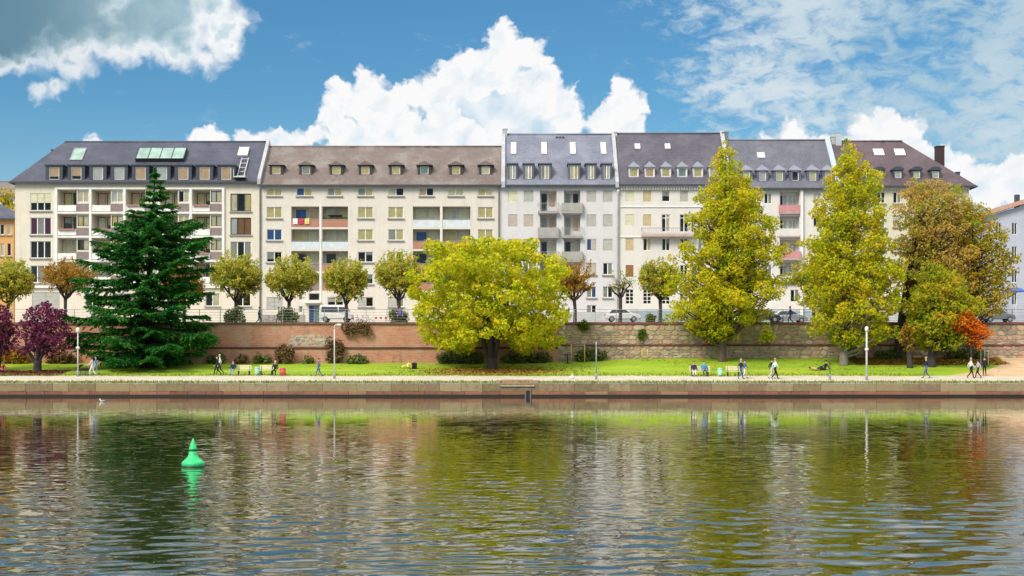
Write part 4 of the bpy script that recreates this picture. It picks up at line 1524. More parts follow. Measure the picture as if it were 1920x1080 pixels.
# ---- sixth house -------------------------------------------------------------
b = Bld('apartment_building', 'pale yellow corner house with plum tiled hipped roof and tall dark chimney at right', 1576, 1817, 349, W6)
for j, (ya, yb) in enumerate([(360, 381), (404, 426), (449, 471), (495, 517), (543, 567)]):
    for c in (1592, 1622, 1652, 1682, 1712, 1742, 1772, 1800):
        b.win(c - 7.5, c + 7.5, ya, yb, rb.choice([['-', 'g'], ['c', 'c'], ['-', '-'], ['w', 'g'], ['G']]), sill=True)
b.band('cornice', 1577, 1817, 350, 354, 0.3, OFFW)
mb = MB()
for k in range(49):
    px = 1579 + k * 4.9
    mb.box(b.X(px), b.X(px + 2.4), D - 0.25, D - 0.05, b.Z(357), b.Z(354.2))
b.put(mb, 'dentil_course', OFFW)
b.band('plinth', 1577, 1816.5, 585, 612, 0.08, MATS['grey_plinth'])
b.finish()
b.roof(265, R6, over=0.6, rdepth=6.6, hr=b.X(1817) - b.X(1694, 186), orr=0.75)
for k, px in enumerate((1594, 1620, 1649.5, 1684, 1719, 1754.5)):
    b.dormer(px, 321, 334, 12.5, [['w'], ['c'], ['w'], ['w'], ['c'], ['w']][k], 'arch', cheek=LEAD, cap=LEAD, side=0.20)
for px in (1649, 1688.5):
    b.skylight(px - 8, px + 8, 281, 291, WGL, 1, WHITE, lift=0.12)
b.stack(1757, 1771, 273, b.y + 6.0, M('dark_brick_chimney', (0.05, 0.028, 0.03), 0.9), 1.2, 5)
b.stack(1654, 1658, 263, b.yr - 0.2, LEAD, 0.4, 1.2, 'roof_vent')
b.stack(1793, 1800, 322, b.y + 4.5, LEAD, 0.8, 1.5, 'roof_vent')

# ---- side houses and the far one ---------------------------------------------
WO = stucco('apricot_render', (0.66, 0.36, 0.13))
b = Bld('house', 'apricot house with dark slate roof at the far left edge', -150, 26, 410, WO, y=192.0, depth=11)
for j, (ya, yb) in enumerate([(420, 440), (456, 480), (500, 524)]):
    for c in (-100, -60, -22, 4, 17):
        b.win(c - 4, c + 4, ya, yb, rb.choice([['g'], ['c'], ['-']]), sill=True)
b.finish()
b.roof(372, R1, over=0.5, rdepth=5.5, hr=5.0, orr=0.5)
b = Bld('house', 'distant low house with brown tiled roof beyond the apricot one', -200, 40, 366, W2, y=262.0, depth=12)
for c in range(-180, 30, 24):
    b.win(c - 5, c + 5, 378, 392, ['-', 'c'], sill=True)
b.finish()
b.roof(341, R2, over=0.6, rdepth=7, hl=4, hr=1.0)
# right house: gable end towards the river
y = 205.0
hx0, hx1 = WX(1846, y), WX(2100, y)
ro_ = thing('house', ((hx0 + hx1) / 2, y, STREET), 'pale blue gabled house with pinkish roof at the far right edge', 'house')
oo = Vector(((hx0 + hx1) / 2, y, STREET))
WBL = stucco('pale_blue_wall', (0.46, 0.50, 0.60))
ze = WZ(404, y); xm = (hx0 + hx1) / 2; zr = ze + (xm - hx0) * 0.30


def rel(mb):
    mb.v = [(v[0] - oo[0], v[1] - oo[1], v[2] - oo[2]) for v in mb.v]
    return mb


ops = []
for j, (ya, yb) in enumerate([(418, 440), (462, 486), (505, 530), (548, 572)]):
    for c in (1872, 1902, 1932, 1962):
        ops.append((WX(c - 5, y), WX(c + 5, y), WZ(yb, y), WZ(ya, y), 0.22))
mb = MB()
cells(mb, hx0 + 0.6, hx1 - 0.6, STREET - 0.5, ze, y, ops)
mb.add([(hx0 + 0.6, y, ze), (hx1 - 0.6, y, ze), (xm, y, zr - 0.2)], [(0, 1, 2)])
mb.quad((hx0 + .6, y + 14, STREET - .5), (hx0 + .6, y, STREET - .5), (hx0 + .6, y, ze), (hx0 + .6, y + 14, ze))
mb.quad((hx0 + .6, y + 4, STREET - .5), (hx1 - .6, y + 4, STREET - .5), (hx1 - .6, y + 4, ze), (hx0 + .6, y + 4, ze))
rel(mb).build('facade', WBL, ro_)
for sgn in (0, 1):
    xe = hx0 if sgn == 0 else hx1
    mb = MB()
    a = [(xe, y - 0.7, ze - 0.05), (xm, y - 0.7, zr), (xm, y + 14.5, zr), (xe, y + 14.5, ze - 0.05)]
    mb.add(a + [(p_[0], p_[1], p_[2] + 0.62) for p_ in a], [(0, 1, 2, 3), (7, 6, 5, 4), (0, 4, 5, 1), (1, 5, 6, 2), (2, 6, 7, 3), (3, 7, 4, 0)])
    rel(mb).build('roof', M('pink_tile', (0.50, 0.30, 0.23), 0.85, 0.2, 3), ro_)
mb = MB(); mb.box(hx0 + 4.6, hx0 + 5.2, y + 1, y + 1.6, ze + 1.2, ze + 3.0); rel(mb).build('chimney', LEAD, ro_)
for (xa, xb, za, zb, _) in ops:
    wl_ = MB(); w = xb - xa; h = zb - za; t = 0.07
    wl_.box(-w / 2, -w / 2 + t, 0, .06, -h / 2, h / 2); wl_.box(w / 2 - t, w / 2, 0, .06, -h / 2, h / 2); wl_.box(-w / 2 + t, w / 2 - t, 0, .06, -h / 2, -h / 2 + t); wl_.box(-w / 2 + t, w / 2 - t, 0, .06, h / 2 - t, h / 2); wl_.box(-.04, .04, .002, .058, -h / 2 + t, h / 2 - t)
    wo = wl_.build('window', WHITE, ro_, Vector(((xa + xb) / 2, y + 0.1, (za + zb) / 2)) - oo)
    mb = MB(); mb.box(-w / 2 + t, w / 2 - t, .02, .03, -h / 2 + t, h / 2 - t); mb.build('pane', GLASS, wo)

# ------------------------------------------------------------------ vegetation
BARK = barkmat('dark_bark', (0.022, 0.017, 0.018), (0.075, 0.058, 0.055))
BARKB = barkmat('brown_bark', (0.06, 0.04, 0.03), (0.16, 0.11, 0.085))
BARKG = barkmat('grey_bark', (0.12, 0.10, 0.08), (0.26, 0.22, 0.18))
L_YEL = leafmat('yellow_green_leaf', [(0.05, (0.130, 0.264, 0.022)), (0.28, (0.313, 0.435, 0.022)), (0.5, (0.599, 0.606, 0.025)), (0.75, (0.860, 0.712, 0.042)), (0.95, (0.921, 0.633, 0.064))], 0.55)
L_GOLD = leafmat('golden_leaf', [(0.05, (0.154, 0.279, 0.020)), (0.3, (0.378, 0.467, 0.024)), (0.52, (0.618, 0.601, 0.024)), (0.75, (0.792, 0.601, 0.028)), (0.95, (0.755, 0.376, 0.036))], 0.6)
L_PLANE = leafmat('plane_leaf', [(0.05, (0.201, 0.287, 0.048)), (0.35, (0.423, 0.478, 0.077)), (0.65, (0.643, 0.575, 0.087)), (0.95, (0.724, 0.406, 0.070))], 0.9)
L_ORANGE = leafmat('orange_leaf', [(0.05, (0.24, 0.20, 0.04)), (0.4, (0.42, 0.27, 0.05)), (0.7, (0.54, 0.27, 0.04)), (0.95, (0.50, 0.35, 0.07))], 0.9)
L_BROWN = leafmat('russet_leaf', [(0.05, (0.235, 0.368, 0.041)), (0.30, (0.400, 0.471, 0.054)), (0.48, (0.541, 0.427, 0.081)), (0.68, (0.647, 0.368, 0.095)), (0.88, (0.588, 0.530, 0.095))], 0.28, 0.38)
L_OLIVE = leafmat('olive_leaf', [(0.05, (0.187, 0.214, 0.021)), (0.4, (0.412, 0.369, 0.029)), (0.7, (0.618, 0.447, 0.031)), (0.95, (0.674, 0.350, 0.034))], 0.4)
L_GREEN = leafmat('autumn_green_leaf', [(0.05, (0.133, 0.215, 0.019)), (0.32, (0.326, 0.392, 0.026)), (0.58, (0.507, 0.481, 0.033)), (0.82, (0.676, 0.405, 0.039)), (0.95, (0.724, 0.278, 0.039))], 0.38, 0.4)
L_RED = leafmat('red_leaf', [(0.05, (0.431, 0.120, 0.012)), (0.5, (0.807, 0.180, 0.015)), (0.95, (0.807, 0.330, 0.020))], 0.8)
L_PURP = leafmat('purple_leaf', [(0.05, (0.055, 0.018, 0.053)), (0.4, (0.140, 0.032, 0.090)), (0.7, (0.266, 0.057, 0.113)), (0.95, (0.406, 0.143, 0.135))], 0.7, 0.55, 0.2)
L_FIR = leafmat('fir_needles', [(0.05, (0.009, 0.058, 0.028)), (0.35, (0.019, 0.139, 0.036)), (0.65, (0.054, 0.232, 0.028)), (0.95, (0.153, 0.313, 0.024))], 0.6, 0.6, 0.25)
L_SHRUB = leafmat('shrub_leaf', [(0.05, (0.078, 0.111, 0.039)), (0.5, (0.135, 0.186, 0.051)), (0.95, (0.287, 0.270, 0.085))], 1.0, 0.6, 0.2)
L_BSHRUB = leafmat('brown_shrub_leaf', [(0.05, (0.078, 0.052, 0.026)), (0.5, (0.221, 0.130, 0.066)), (0.95, (0.286, 0.221, 0.096))], 1.0, 0.6, 0.2)
L_GSHRUB = leafmat('bright_shrub_leaf', [(0.05, (0.04, 0.09, 0.012)), (0.5, (0.12, 0.20, 0.02)), (0.95, (0.26, 0.28, 0.03))], 1.0, 0.6, 0.25)


def leaf_quads(P, N, size, aspect=1.5, T=None, rg=rng):
    n = len(P)
    N = N / (np.linalg.norm(N, axis=1, keepdims=True) + 1e-9)
    A = rg.normal(size=(n, 3)) if T is None else T
    T_ = A - N * np.sum(A * N, 1, keepdims=True)
    T_ /= np.linalg.norm(T_, axis=1, keepdims=True) + 1e-9
    B_ = np.cross(N, T_)
    L = (size * aspect * 0.5)[:, None]
    W = (size * 0.5)[:, None]
    bend = N * (size * 0.18)[:, None]
    co = np.stack([P - T_ * L, P + B_ * W + bend, P + T_ * L, P - B_ * W + bend], 1).reshape(-1, 3)
    q = np.arange(4 * n).reshape(n, 4)
    return co, q


def crown_points(cl, per_area, rg, shell=0.55, flat=1.0, up=0.25, outward=0.9):
    """leaf positions and normals on and in a set of ellipsoid clumps (x,y,z,rx,ry,rz)"""
    Ps, Ns = [], []
    for (x, y, z, rx, ry, rz) in cl:
        n = max(6, int(per_area * (rx * ry + ry * rz + rx * rz) * 1.4))
        v = rg.normal(size=(n, 3)); v /= np.linalg.norm(v, axis=1, keepdims=True)
        r = shell + (1.08 - shell) * rg.random(n) ** 0.6
        P = v * r[:, None] * np.array([rx, ry, rz]) + np.array([x, y, z])
        N = v * outward + rg.normal(size=(n, 3)) * 0.75 + np.array([0, 0, up])
        Ps.append(P); Ns.append(N)
    return np.concatenate(Ps), np.concatenate(Ns)


def make_tree(name, loc, label, cat, crown, trunkf, mat, bark, leaf=0.26, dens=26, seed=1, group=None, shell=0.55, up=0.25, aspect=1.5, crown_name='crown'):
    """crown: clumps relative to the foot; trunkf(mb): draws trunk and limbs"""
    rg = np.random.default_rng(seed)
    t = thing(name, loc, label, cat, group)
    mb = MB(); trunkf(mb)
    mb.build('trunk', bark, t)
    P, N = crown_points(crown, dens, rg, shell, up=up)
    size = leaf * (0.65 + 0.7 * rg.random(len(P)))
    co, q = leaf_quads(P, N, size, aspect, rg=rg)
    link(crown_name, quads_mesh(crown_name, co, q, mat), t)
    return t


def limb(mb, a, b, r0, r1, rg, n=5, wob=0.12, sag=0.0):
    a = Vector(a); b = Vector(b)
    L = (b - a).length
    pts = []; rad = []
    for i in range(n + 1):
        t = i / n
        p_ = a.lerp(b, t)
        if 0 < i < n:
            p_ += Vector(rg.normal(size=3)) * L * wob * 0.5 * math.sin(math.pi * t)
        p_.z += sag * math.sin(math.pi * t) * L
        pts.append(p_); rad.append(r0 + (r1 - r0) * t)
    mb.tube(pts, rad, 7)
    return pts


# ---- broad yellow tree in the middle ------------------------------------------
def px_pt(px, py, Y, foot):
    return ((px - 960) * Y / F - foot[0], WZ(py, Y) - foot[2])


def broad_yellow():
    Y = 142.0
    foot = (WX(922, Y), Y, gz(WX(922, Y), Y) - 0.05)
    rg = np.random.default_rng(21)
    # silhouette: row -> left, right columns
    sil = [(452, 850, 985), (466, 808, 1018), (484, 788, 1044), (510, 782, 1056), (545, 776, 1056), (580, 776, 1060), (610, 784, 1054), (636, 796, 1044), (654, 815, 1020)]
    rows_ = [s_[0] for s_ in sil]
    cl = []
    for _ in range(4000):
        py = rg.uniform(458, 652)
        l = np.interp(py, rows_, [s_[1] for s_ in sil]); r_ = np.interp(py, rows_, [s_[2] for s_ in sil])
        cx = (l + r_) / 2; hw = (r_ - l) / 2 * Y / F
        a = rg.uniform(0, 2 * math.pi); q = rg.uniform(0, 1) ** 0.4
        rad = rg.uniform(0.45, 1.05)
        hw *= 1.05 + 0.11 * math.sin(py * 0.09 + 3 * a) + 0.07 * math.sin(py * 0.21 - 2 * a)
        x = (cx - 960) * Y / F - foot[0] + max(0.2, hw - rad * 0.75) * q * math.cos(a)
        y = max(0.2, hw * 0.92 - rad * 0.75) * q * math.sin(a)
        z = WZ(py, Y) - foot[2]
        if q < 0.5 and 470 < py < 640 and rg.random() < 0.6:
            continue
        if any((x - c[0]) ** 2 + (y - c[1]) ** 2 + (z - c[2]) ** 2 < (0.68 * (rad + c[3])) ** 2 for c in cl):
            continue
        if abs(x) < 2.0 and z < 2.9:
            continue
        # droop at the hem
        cl.append((x, y, z, rad * 1.05, rad * 1.05, rad * 0.8))
        if len(cl) > 330:
            break

    def trunk(mb):
        mb.tube([(0, 0, -0.2), (0, 0, 0.15), (0.02, 0, 0.6), (0.0, 0, 1.1)], [0.85, 0.62, 0.46, 0.50], 12)
        for k, (bx, by, bz) in enumerate([(-1.0, .2, 3.4), (0.95, -.2, 3.6), (0.1, 0.7, 3.7), (-.3, -.8, 3.5), (0.35, 0.1, 4.4)]):
            b_ = Vector((bx, by, bz))
            pts = limb(mb, (bx * 0.15, by * 0.15, 0.85), b_, 0.28, 0.18, rg, 4, 0.06)
            near = sorted(cl, key=lambda c: (Vector(c[:3]) - b_ * 1.6).length)[:44:5]
            for c in near:
                limb(mb, b_ * 0.98, c[:3], 0.15, 0.03, rg, 5, 0.12)
    return make_tree('broad_tree', foot, 'broad round yellow-green tree with a forked dark trunk in the middle of the lawn', 'tree', cl, trunk, L_YEL, BARK, 0.225, 46, 22, shell=0.45)


broad_yellow()


def pyramid(label, pxc, pyfoot, Y, sil, seed, mat, bark, rad=(0.55, 1.05), ncl=230, tr=0.42, leaf=0.25, dens=34, wfac=0.95, gap=0.70, name='tall_tree', depthf=0.9):
    foot = (WX(pxc, Y), Y, gz(WX(pxc, Y), Y) - 0.05)
    rg = np.random.default_rng(seed)
    rows_ = [s_[0] for s_ in sil]
    cl = []
    top = rows_[0]
    for _ in range(9000):
        py = rg.uniform(rows_[0] + 3, rows_[-1])
        l = np.interp(py, rows_, [s_[1] for s_ in sil]); r_ = np.interp(py, rows_, [s_[2] for s_ in sil])
        cx = (l + r_) / 2; hw = (r_ - l) / 2 * Y / F * wfac
        if rg.random() > 0.25 + hw / 6:
            continue
        a = rg.uniform(0, 2 * math.pi); q = rg.uniform(0, 1) ** 0.45
        hw *= 0.94 + 0.15 * math.sin(py * 0.11 + 2 * a + seed) + 0.13 * math.sin(py * 0.23 - 3 * a + 2 * seed)
        R_ = min(rg.uniform(*rad), max(0.28, hw * 0.75))
        x = (cx - 960) * Y / F - foot[0] + max(0.0, hw - R_ * 0.8) * q * math.cos(a)
        y = max(0.0, hw * depthf - R_ * 0.8) * q * math.sin(a)
        z = WZ(py, Y) - foot[2]
        if any((x - c[0]) ** 2 + (y - c[1]) ** 2 + ((z - c[2]) * 1.1) ** 2 < (gap * (R_ + c[3])) ** 2 for c in cl):
            continue
        cl.append((x, y, z, R_ * 1.1, R_ * 1.1, R_ * 0.95))
        if len(cl) > ncl:
            break
    ztop = WZ(top, Y) - foot[2]
    xt = (sil[0][1] + sil[0][2]) / 2

    def trunk(mb):
        xx = (xt - 960) * Y / F - foot[0]
        pts = [(0, 0, -0.2), (0, 0, 0.2)] + [(xx * t ** 1.5, 0.1 * math.sin(7 * t + seed), 0.2 + (ztop - 0.6) * t) for t in (0.1, 0.25, 0.4, 0.55, 0.7, 0.85, 1.0)]
        rr_ = [tr * 1.5, tr * 1.1] + [tr * k for k in (1.0, 0.85, 0.7, 0.52, 0.36, 0.2, 0.05)]
        mb.tube(pts, rr_, 10)
        for c in cl:
            h = max(0.8, c[2] - 0.55 * math.hypot(c[0], c[1]))
            t = min(1, max(0, h / ztop))
            limb(mb, (xx * t ** 1.5, 0, h), c[:3], max(0.025, 0.13 * (1 - t) + 0.02), 0.015, rg, 4, 0.08)
    return make_tree(name, foot, label, 'tree', cl, trunk, mat, bark, leaf, dens, seed + 1, shell=0.40)


pyramid('tall pyramid shaped golden tree with a straight brown trunk left of the empty bench', 1354, 685, 145.5,
        [(264, 1358, 1366), (285, 1338, 1384), (310, 1328, 1402), (345, 1306, 1420), (380, 1298, 1448), (420, 1284, 1462), (470, 1262, 1478), (520, 1250, 1476), (560, 1240, 1470), (590, 1244, 1440), (612, 1270, 1400), (640, 1330, 1385)],
        31, L_GOLD, BARKB, rad=(0.35, 0.85), tr=0.36, ncl=420, gap=0.64, dens=48, leaf=0.19)
pyramid('tall pyramid shaped golden tree with a pale trunk beside the tall white lamp', 1582, 690, 142.8,
        [(257, 1586, 1594), (280, 1572, 1606), (310, 1558, 1640), (345, 1540, 1656), (380, 1528, 1668), (420, 1505, 1684), (470, 1500, 1694), (520, 1498, 1702), (565, 1494, 1702), (600, 1505, 1694), (630, 1535, 1680), (648, 1556, 1640)],
        41, L_GOLD, BARKG, rad=(0.35, 0.85), tr=0.40, ncl=420, gap=0.64, dens=48, leaf=0.19)
pyramid('russet domed tree with a thin leaning trunk right of the tall lamp, behind the others', 1682, 677, 147.2,
        [(338, 1715, 1765), (352, 1690, 1810), (385, 1675, 1835), (430, 1668, 1850), (480, 1672, 1850), (530, 1680, 1840), (570, 1690, 1825), (600, 1690, 1800)],
        51, L_BROWN, BARK, rad=(0.4, 0.9), tr=0.27, ncl=280, gap=0.68, name='russet_tree', dens=42, leaf=0.18, depthf=0.6)
pyramid('olive brown tree whose crown leans to the right picture edge', 1824, 676, 147.4,
        [(378, 1800, 1845), (400, 1782, 1868), (440, 1775, 1895), (480, 1780, 1912), (520, 1790, 1910), (560, 1800, 1900), (590, 1815, 1890)],
        61, L_OLIVE, BARK, rad=(0.4, 0.9), tr=0.24, ncl=210, gap=0.72, name='olive_tree', dens=36, leaf=0.18, depthf=0.6)
pyramid('low spreading green tree with a dark forked trunk in front of the stone wall', 1747, 692, 141.8,
        [(500, 1735, 1770), (515, 1718, 1800), (545, 1700, 1830), (580, 1692, 1845), (610, 1690, 1835), (636, 1706, 1822), (652, 1722, 1800)],
        71, L_GREEN, BARK, rad=(0.4, 0.9), tr=0.38, ncl=180, gap=0.68, name='spreading_tree', dens=40, leaf=0.19)
pyramid('small orange leaved tree with a dark trunk behind the tall lamp', 1706, 679, 141.0,
        [(604, 1694, 1706), (618, 1684, 1716), (635, 1682, 1718), (652, 1690, 1714)],
        81, L_ORANGE, BARK, rad=(0.3, 0.5), tr=0.26, ncl=30, name='small_tree', leaf=0.2, dens=50)
pyramid('small tree with flaming red leaves right of the spreading green tree', 1822, 674, 139.8,
        [(582, 1806, 1818), (594, 1788, 1836), (610, 1780, 1850), (626, 1796, 1862), (645, 1812, 1848), (654, 1822, 1840)],
        91, L_RED, BARK, rad=(0.2, 0.42), tr=0.10, ncl=75, gap=0.8, name='small_tree', leaf=0.17, dens=56)
# trunk of a darker tree behind the pale one
pyramid('dark slim tree standing just behind the pale trunked golden tree', 1600, 676, 147.3,
        [(560, 1590, 1606), (580, 1575, 1625), (610, 1570, 1632), (632, 1585, 1620)],
        95, L_GREEN, BARK, rad=(0.4, 0.7), tr=0.22, ncl=40, name='slim_tree', dens=30)
pyramid('brown autumn tree rising behind the apricot house at the far left edge', 8, 600, 225,
        [(352, 0, 14), (364, -12, 26), (385, -25, 30), (420, -30, 28), (470, -25, 24)], 97, L_OLIVE, BARK, rad=(0.8, 1.5), tr=0.3, ncl=60, leaf=0.4, dens=14, name='autumn_tree')


# ---- conifer --------------------------------------------------------------------
def conifer():
    Y = 143.0
    foot = (WX(268, Y), Y, gz(WX(268, Y), Y) - 0.05)
    rg = np.random.default_rng(14)
    rows_ = [314, 335, 360, 385, 410, 435, 455, 475, 505, 530, 560, 590, 620, 650, 675]
    lft = [290, 284, 276, 262, 244, 205, 180, 196, 178, 160, 166, 152, 150, 148, 152]
    rgt = [294, 302, 318, 326, 344, 378, 384, 372, 392, 396, 378, 408, 392, 384, 372]
    zt = WZ(314, Y) - foot[2]
    xt = (291 - 268) * Y / F
    mb = MB()

    def ax(z):
        return xt * (max(0, z) / zt) ** 0.8
    mb.tube([(ax(z_), 0, z_) for z_ in (-0.2, 0.3, 3, 7, 11, 15, zt - .3)], [0.62, 0.48, 0.42, 0.33, 0.22, 0.12, 0.03], 10)
    Ps, Ns, Ts, Ss = [], [], [], []
    z = 1.0
    k = 0
    while z < zt - 0.2:
        py = HY - (z + foot[2] - CZ) * F / Y
        Lw = (268 + ax(z) * F / Y - np.interp(py, rows_, lft)) * Y / F
        Rw = (np.interp(py, rows_, rgt) - 268 - ax(z) * F / Y) * Y / F
        nb = 7 if z < zt * 0.75 else 5
        a0 = rg.uniform(0, 6.28)
        for i in range(nb):
            a = a0 + 2 * math.pi * i / nb + rg.normal() * 0.15
            c, s_ = math.cos(a), math.sin(a)
            L = (Rw if c > 0 else Lw) * abs(c) + 0.5 * (Lw + Rw) * abs(s_)
            L = L / (abs(c) + abs(s_)) * 1.12 * rg.uniform(0.62, 1.15)
            if L < 0.25:
                L = 0.25
            rise = rg.uniform(-0.02, 0.20) if z > zt * 0.5 else rg.uniform(-0.10, 0.08)
            pts = []
            m_ = 7
            for t in np.linspace(0, 1, m_):
                pts.append(Vector((ax(z) + c * L * t, s_ * L * t, z + L * (rise * t - 0.07 * math.sin(t * math.pi * 0.9) - 0.03 * t ** 3) + 0.10 * t ** 3)))
            mb.tube(pts, [0.02 + 0.085 * (L / 6) * (1 - t) for t in np.linspace(0, 1, m_)], 5)
            base_ = np.array([[p_.x, p_.y, p_.z] for p_ in pts])
            tt = np.linspace(0, 1, m_)
            # side twigs, then needles along every twig: flat feathery sprays that hang a little
            nt = int(7 + 9.5 * L)
            t = (np.arange(nt) + rg.random(nt)) / nt
            t = 0.06 + 0.94 * t ** 0.85
            cen = np.stack([np.interp(t, tt, base_[:, j]) for j in range(3)], 1)
            sgn = np.where(rg.random(nt) < 0.5, 1.0, -1.0)
            tl = (0.16 + 0.34 * L ** 0.7 * np.sin(np.clip(t, 0, 1) * math.pi * 0.78 + 0.30)) * rg.uniform(0.6, 1.25, nt)
            fw = rg.uniform(0.45, 0.95, nt)
            dx = c * fw - s_ * sgn; dy = s_ * fw + c * sgn
            nn_ = np.sqrt(dx * dx + dy * dy)
            tw = np.stack([dx / nn_, dy / nn_, rg.normal(size=nt) * 0.14 - 0.10], 1)
            per = np.maximum(5, (tl * 24).astype(int))
            ii = np.repeat(np.arange(nt), per)
            n = len(ii)
            u_ = rg.random(n)
            P = cen[ii] + tw[ii] * (tl[ii] * u_)[:, None]
            P[:, 2] -= 0.16 * (tl[ii] * u_) ** 1.5 + np.abs(rg.normal(size=n)) * 0.05
            P[:, :2] += rg.normal(size=(n, 2)) * 0.03
            N = np.stack([rg.normal(size=n) * 0.55, rg.normal(size=n) * 0.55 - 0.15, 0.8 + 0.3 * rg.normal(size=n)], 1)
            T = tw[ii] + rg.normal(size=(n, 3)) * 0.45
            T[:, 2] -= 0.15
            Ps.append(P); Ns.append(N); Ts.append(T); Ss.append(0.105 * (0.7 + 0.7 * rg.random(n)))
        z += 0.80 if z < zt * 0.6 else 0.58
        k += 1
    # leading shoot
    n = 220
    t = rg.random(n)
    P = np.stack([ax(zt) + rg.normal(size=n) * 0.12 * (1.2 - t), rg.normal(size=n) * 0.12 * (1.2 - t), zt - 1.5 * (1 - t)], 1)
    Ps.append(P); Ns.append(rg.normal(size=(n, 3))); Ts.append(np.stack([rg.normal(size=n) * .4, rg.normal(size=n) * .4, np.ones(n)], 1)); Ss.append(np.full(n, 0.11))
    t_ = thing('conifer', foot, 'tall dark green conifer with layered drooping branches on the left of the lawn', 'tree')
    mb.build('trunk', BARK, t_)
    co, q = leaf_quads(np.concatenate(Ps), np.concatenate(Ns), np.concatenate(Ss), 3.0, np.concatenate(Ts), rg)
    link('needles', quads_mesh('needles', co, q, L_FIR), t_)


conifer()


# ---- pollarded plane trees on the terrace ----------------------------------------
def pollard(pxc, pyl, pyr, top, bot, mat, label, seed, Y=158.0, dens=1.0, shoots=150, lean=0):
    """crown spans columns pyl..pyr and rows top..bot"""
    x0 = WX(pxc, Y)
    foot = (x0, Y, street_z(Y) - 0.05)
    rg = np.random.default_rng(seed)
    k = Y / F
    hw = (pyr - pyl) / 2 * k
    cx = ((pyl + pyr) / 2 - pxc) * k
    zt = WZ(top, Y) - foot[2]; zb = WZ(bot, Y) - foot[2]
    t = thing('plane_tree', foot, label, 'tree', 'pollarded plane trees along the terrace')
    mb = MB()
    zf = zb * 0.92 + 0.15
    mb.tube([(0, 0, -0.2), (0, 0, 0.2), (0.03, 0, zf * 0.6), (cx * 0.2, 0, zf)], [0.30, 0.21, 0.17, 0.19], 8)
    heads = []
    for i in range(9):
        a = 2 * math.pi * i / 9 + rg.normal() * 0.2
        rr_ = hw * rg.uniform(0.35, 0.72) if i < 7 else hw * 0.15
        h = (cx + rr_ * math.cos(a), rr_ * math.sin(a), zb + (zt - zb) * rg.uniform(0.16, 0.46))
        limb(mb, (cx * 0.2, 0, zf - 0.05), h, 0.11, 0.06, rg, 4, 0.10)
        mb.ball(h, 0.12, 0, 7, 5)
        heads.append(h)
    Ps, Ns = [], []
    for s_ in range(shoots):
        h = np.array(heads[rg.integers(len(heads))])
        dv = rg.normal(size=3) * np.array([0.85, 0.85, 0.55]) + np.array([0.25 * np.sign(h[0] - cx), 0, 0.55])
        dv /= np.linalg.norm(dv)
        # reach the crown's ellipse
        tgt = np.array([cx, 0, (zt + zb) / 2])
        e = np.array([hw, hw, (zt - zb) / 2]) * 1.02
        p_ = (h - tgt) / e; q_ = dv / e
        A = q_ @ q_; B = p_ @ q_; C = p_ @ p_ - 1
        disc = B * B - A * C
        L = (-B + math.sqrt(disc)) / A if disc > 0 else 0.6
        L = max(0.3, min(L, 3.2)) * rg.uniform(0.75, 1.08)
        end = h + dv * L
        mb.tube([tuple(h), tuple((h + end) / 2 + rg.normal(size=3) * 0.05), tuple(end)], [0.022, 0.016, 0.006], 4, cap=False)
        n = int(28 * L * dens)
        if n:
            tt = rg.random(n)[:, None] ** 0.8
            Ps.append(h + (end - h) * tt + rg.normal(size=(n, 3)) * 0.12)
            Ns.append(rg.normal(size=(n, 3)) + np.array([0, -0.2, 0.5]))
    mb.build('trunk', BARK, t)
    if Ps:
        P = np.concatenate(Ps); N = np.concatenate(Ns)
        co, q = leaf_quads(P, N, 0.17 * (0.7 + 0.6 * rg.random(len(P))), 1.3, rg=rg)
        link('crown', quads_mesh('crown', co, q, mat), t)
    return t


pollard(14, -22, 62, 480, 572, L_PLANE, 'olive pollarded plane tree in front of the apricot house', 201, shoots=210)
pollard(122, 72, 178, 482, 560, L_ORANGE, 'orange pollarded plane tree before the left end of the cream house', 202, shoots=130, dens=0.6)
pollard(345, 300, 385, 490, 570, L_ORANGE, 'orange pollarded plane tree half hidden behind the conifer', 203, shoots=110, dens=0.8)
pollard(442, 396, 492, 468, 566, L_PLANE, 'bushy pollarded plane tree just right of the conifer', 204, shoots=210)
pollard(541, 499, 595, 470, 566, L_PLANE, 'pollarded plane tree with golden crown before the balconies with laundry', 205, shoots=215)
pollard(649, 608, 690, 472, 572, L_PLANE, 'pollarded plane tree rising behind the white van', 206, shoots=200)
pollard(748, 703, 792, 462, 562, L_PLANE, 'pollarded plane tree touching the left side of the broad yellow tree', 207, shoots=210)
pollard(1078, 1025, 1118, 478, 562, L_ORANGE, 'rusty brown pollarded plane tree right of the broad yellow tree', 208, shoots=130, dens=0.55)
pollard(1163, 1138, 1192, 500, 556, L_BROWN, 'nearly bare pollarded plane tree beside the white parked car', 209, shoots=70, dens=0.10)
pollard(1238, 1199, 1275, 480, 562, L_PLANE, 'green gold pollarded plane tree peeking out left of the tall golden tree', 210, shoots=200)
pollard(1525, 1480, 1570, 480, 565, L_PLANE, 'pollarded plane tree mostly hidden between the two tall golden trees', 211, shoots=120)


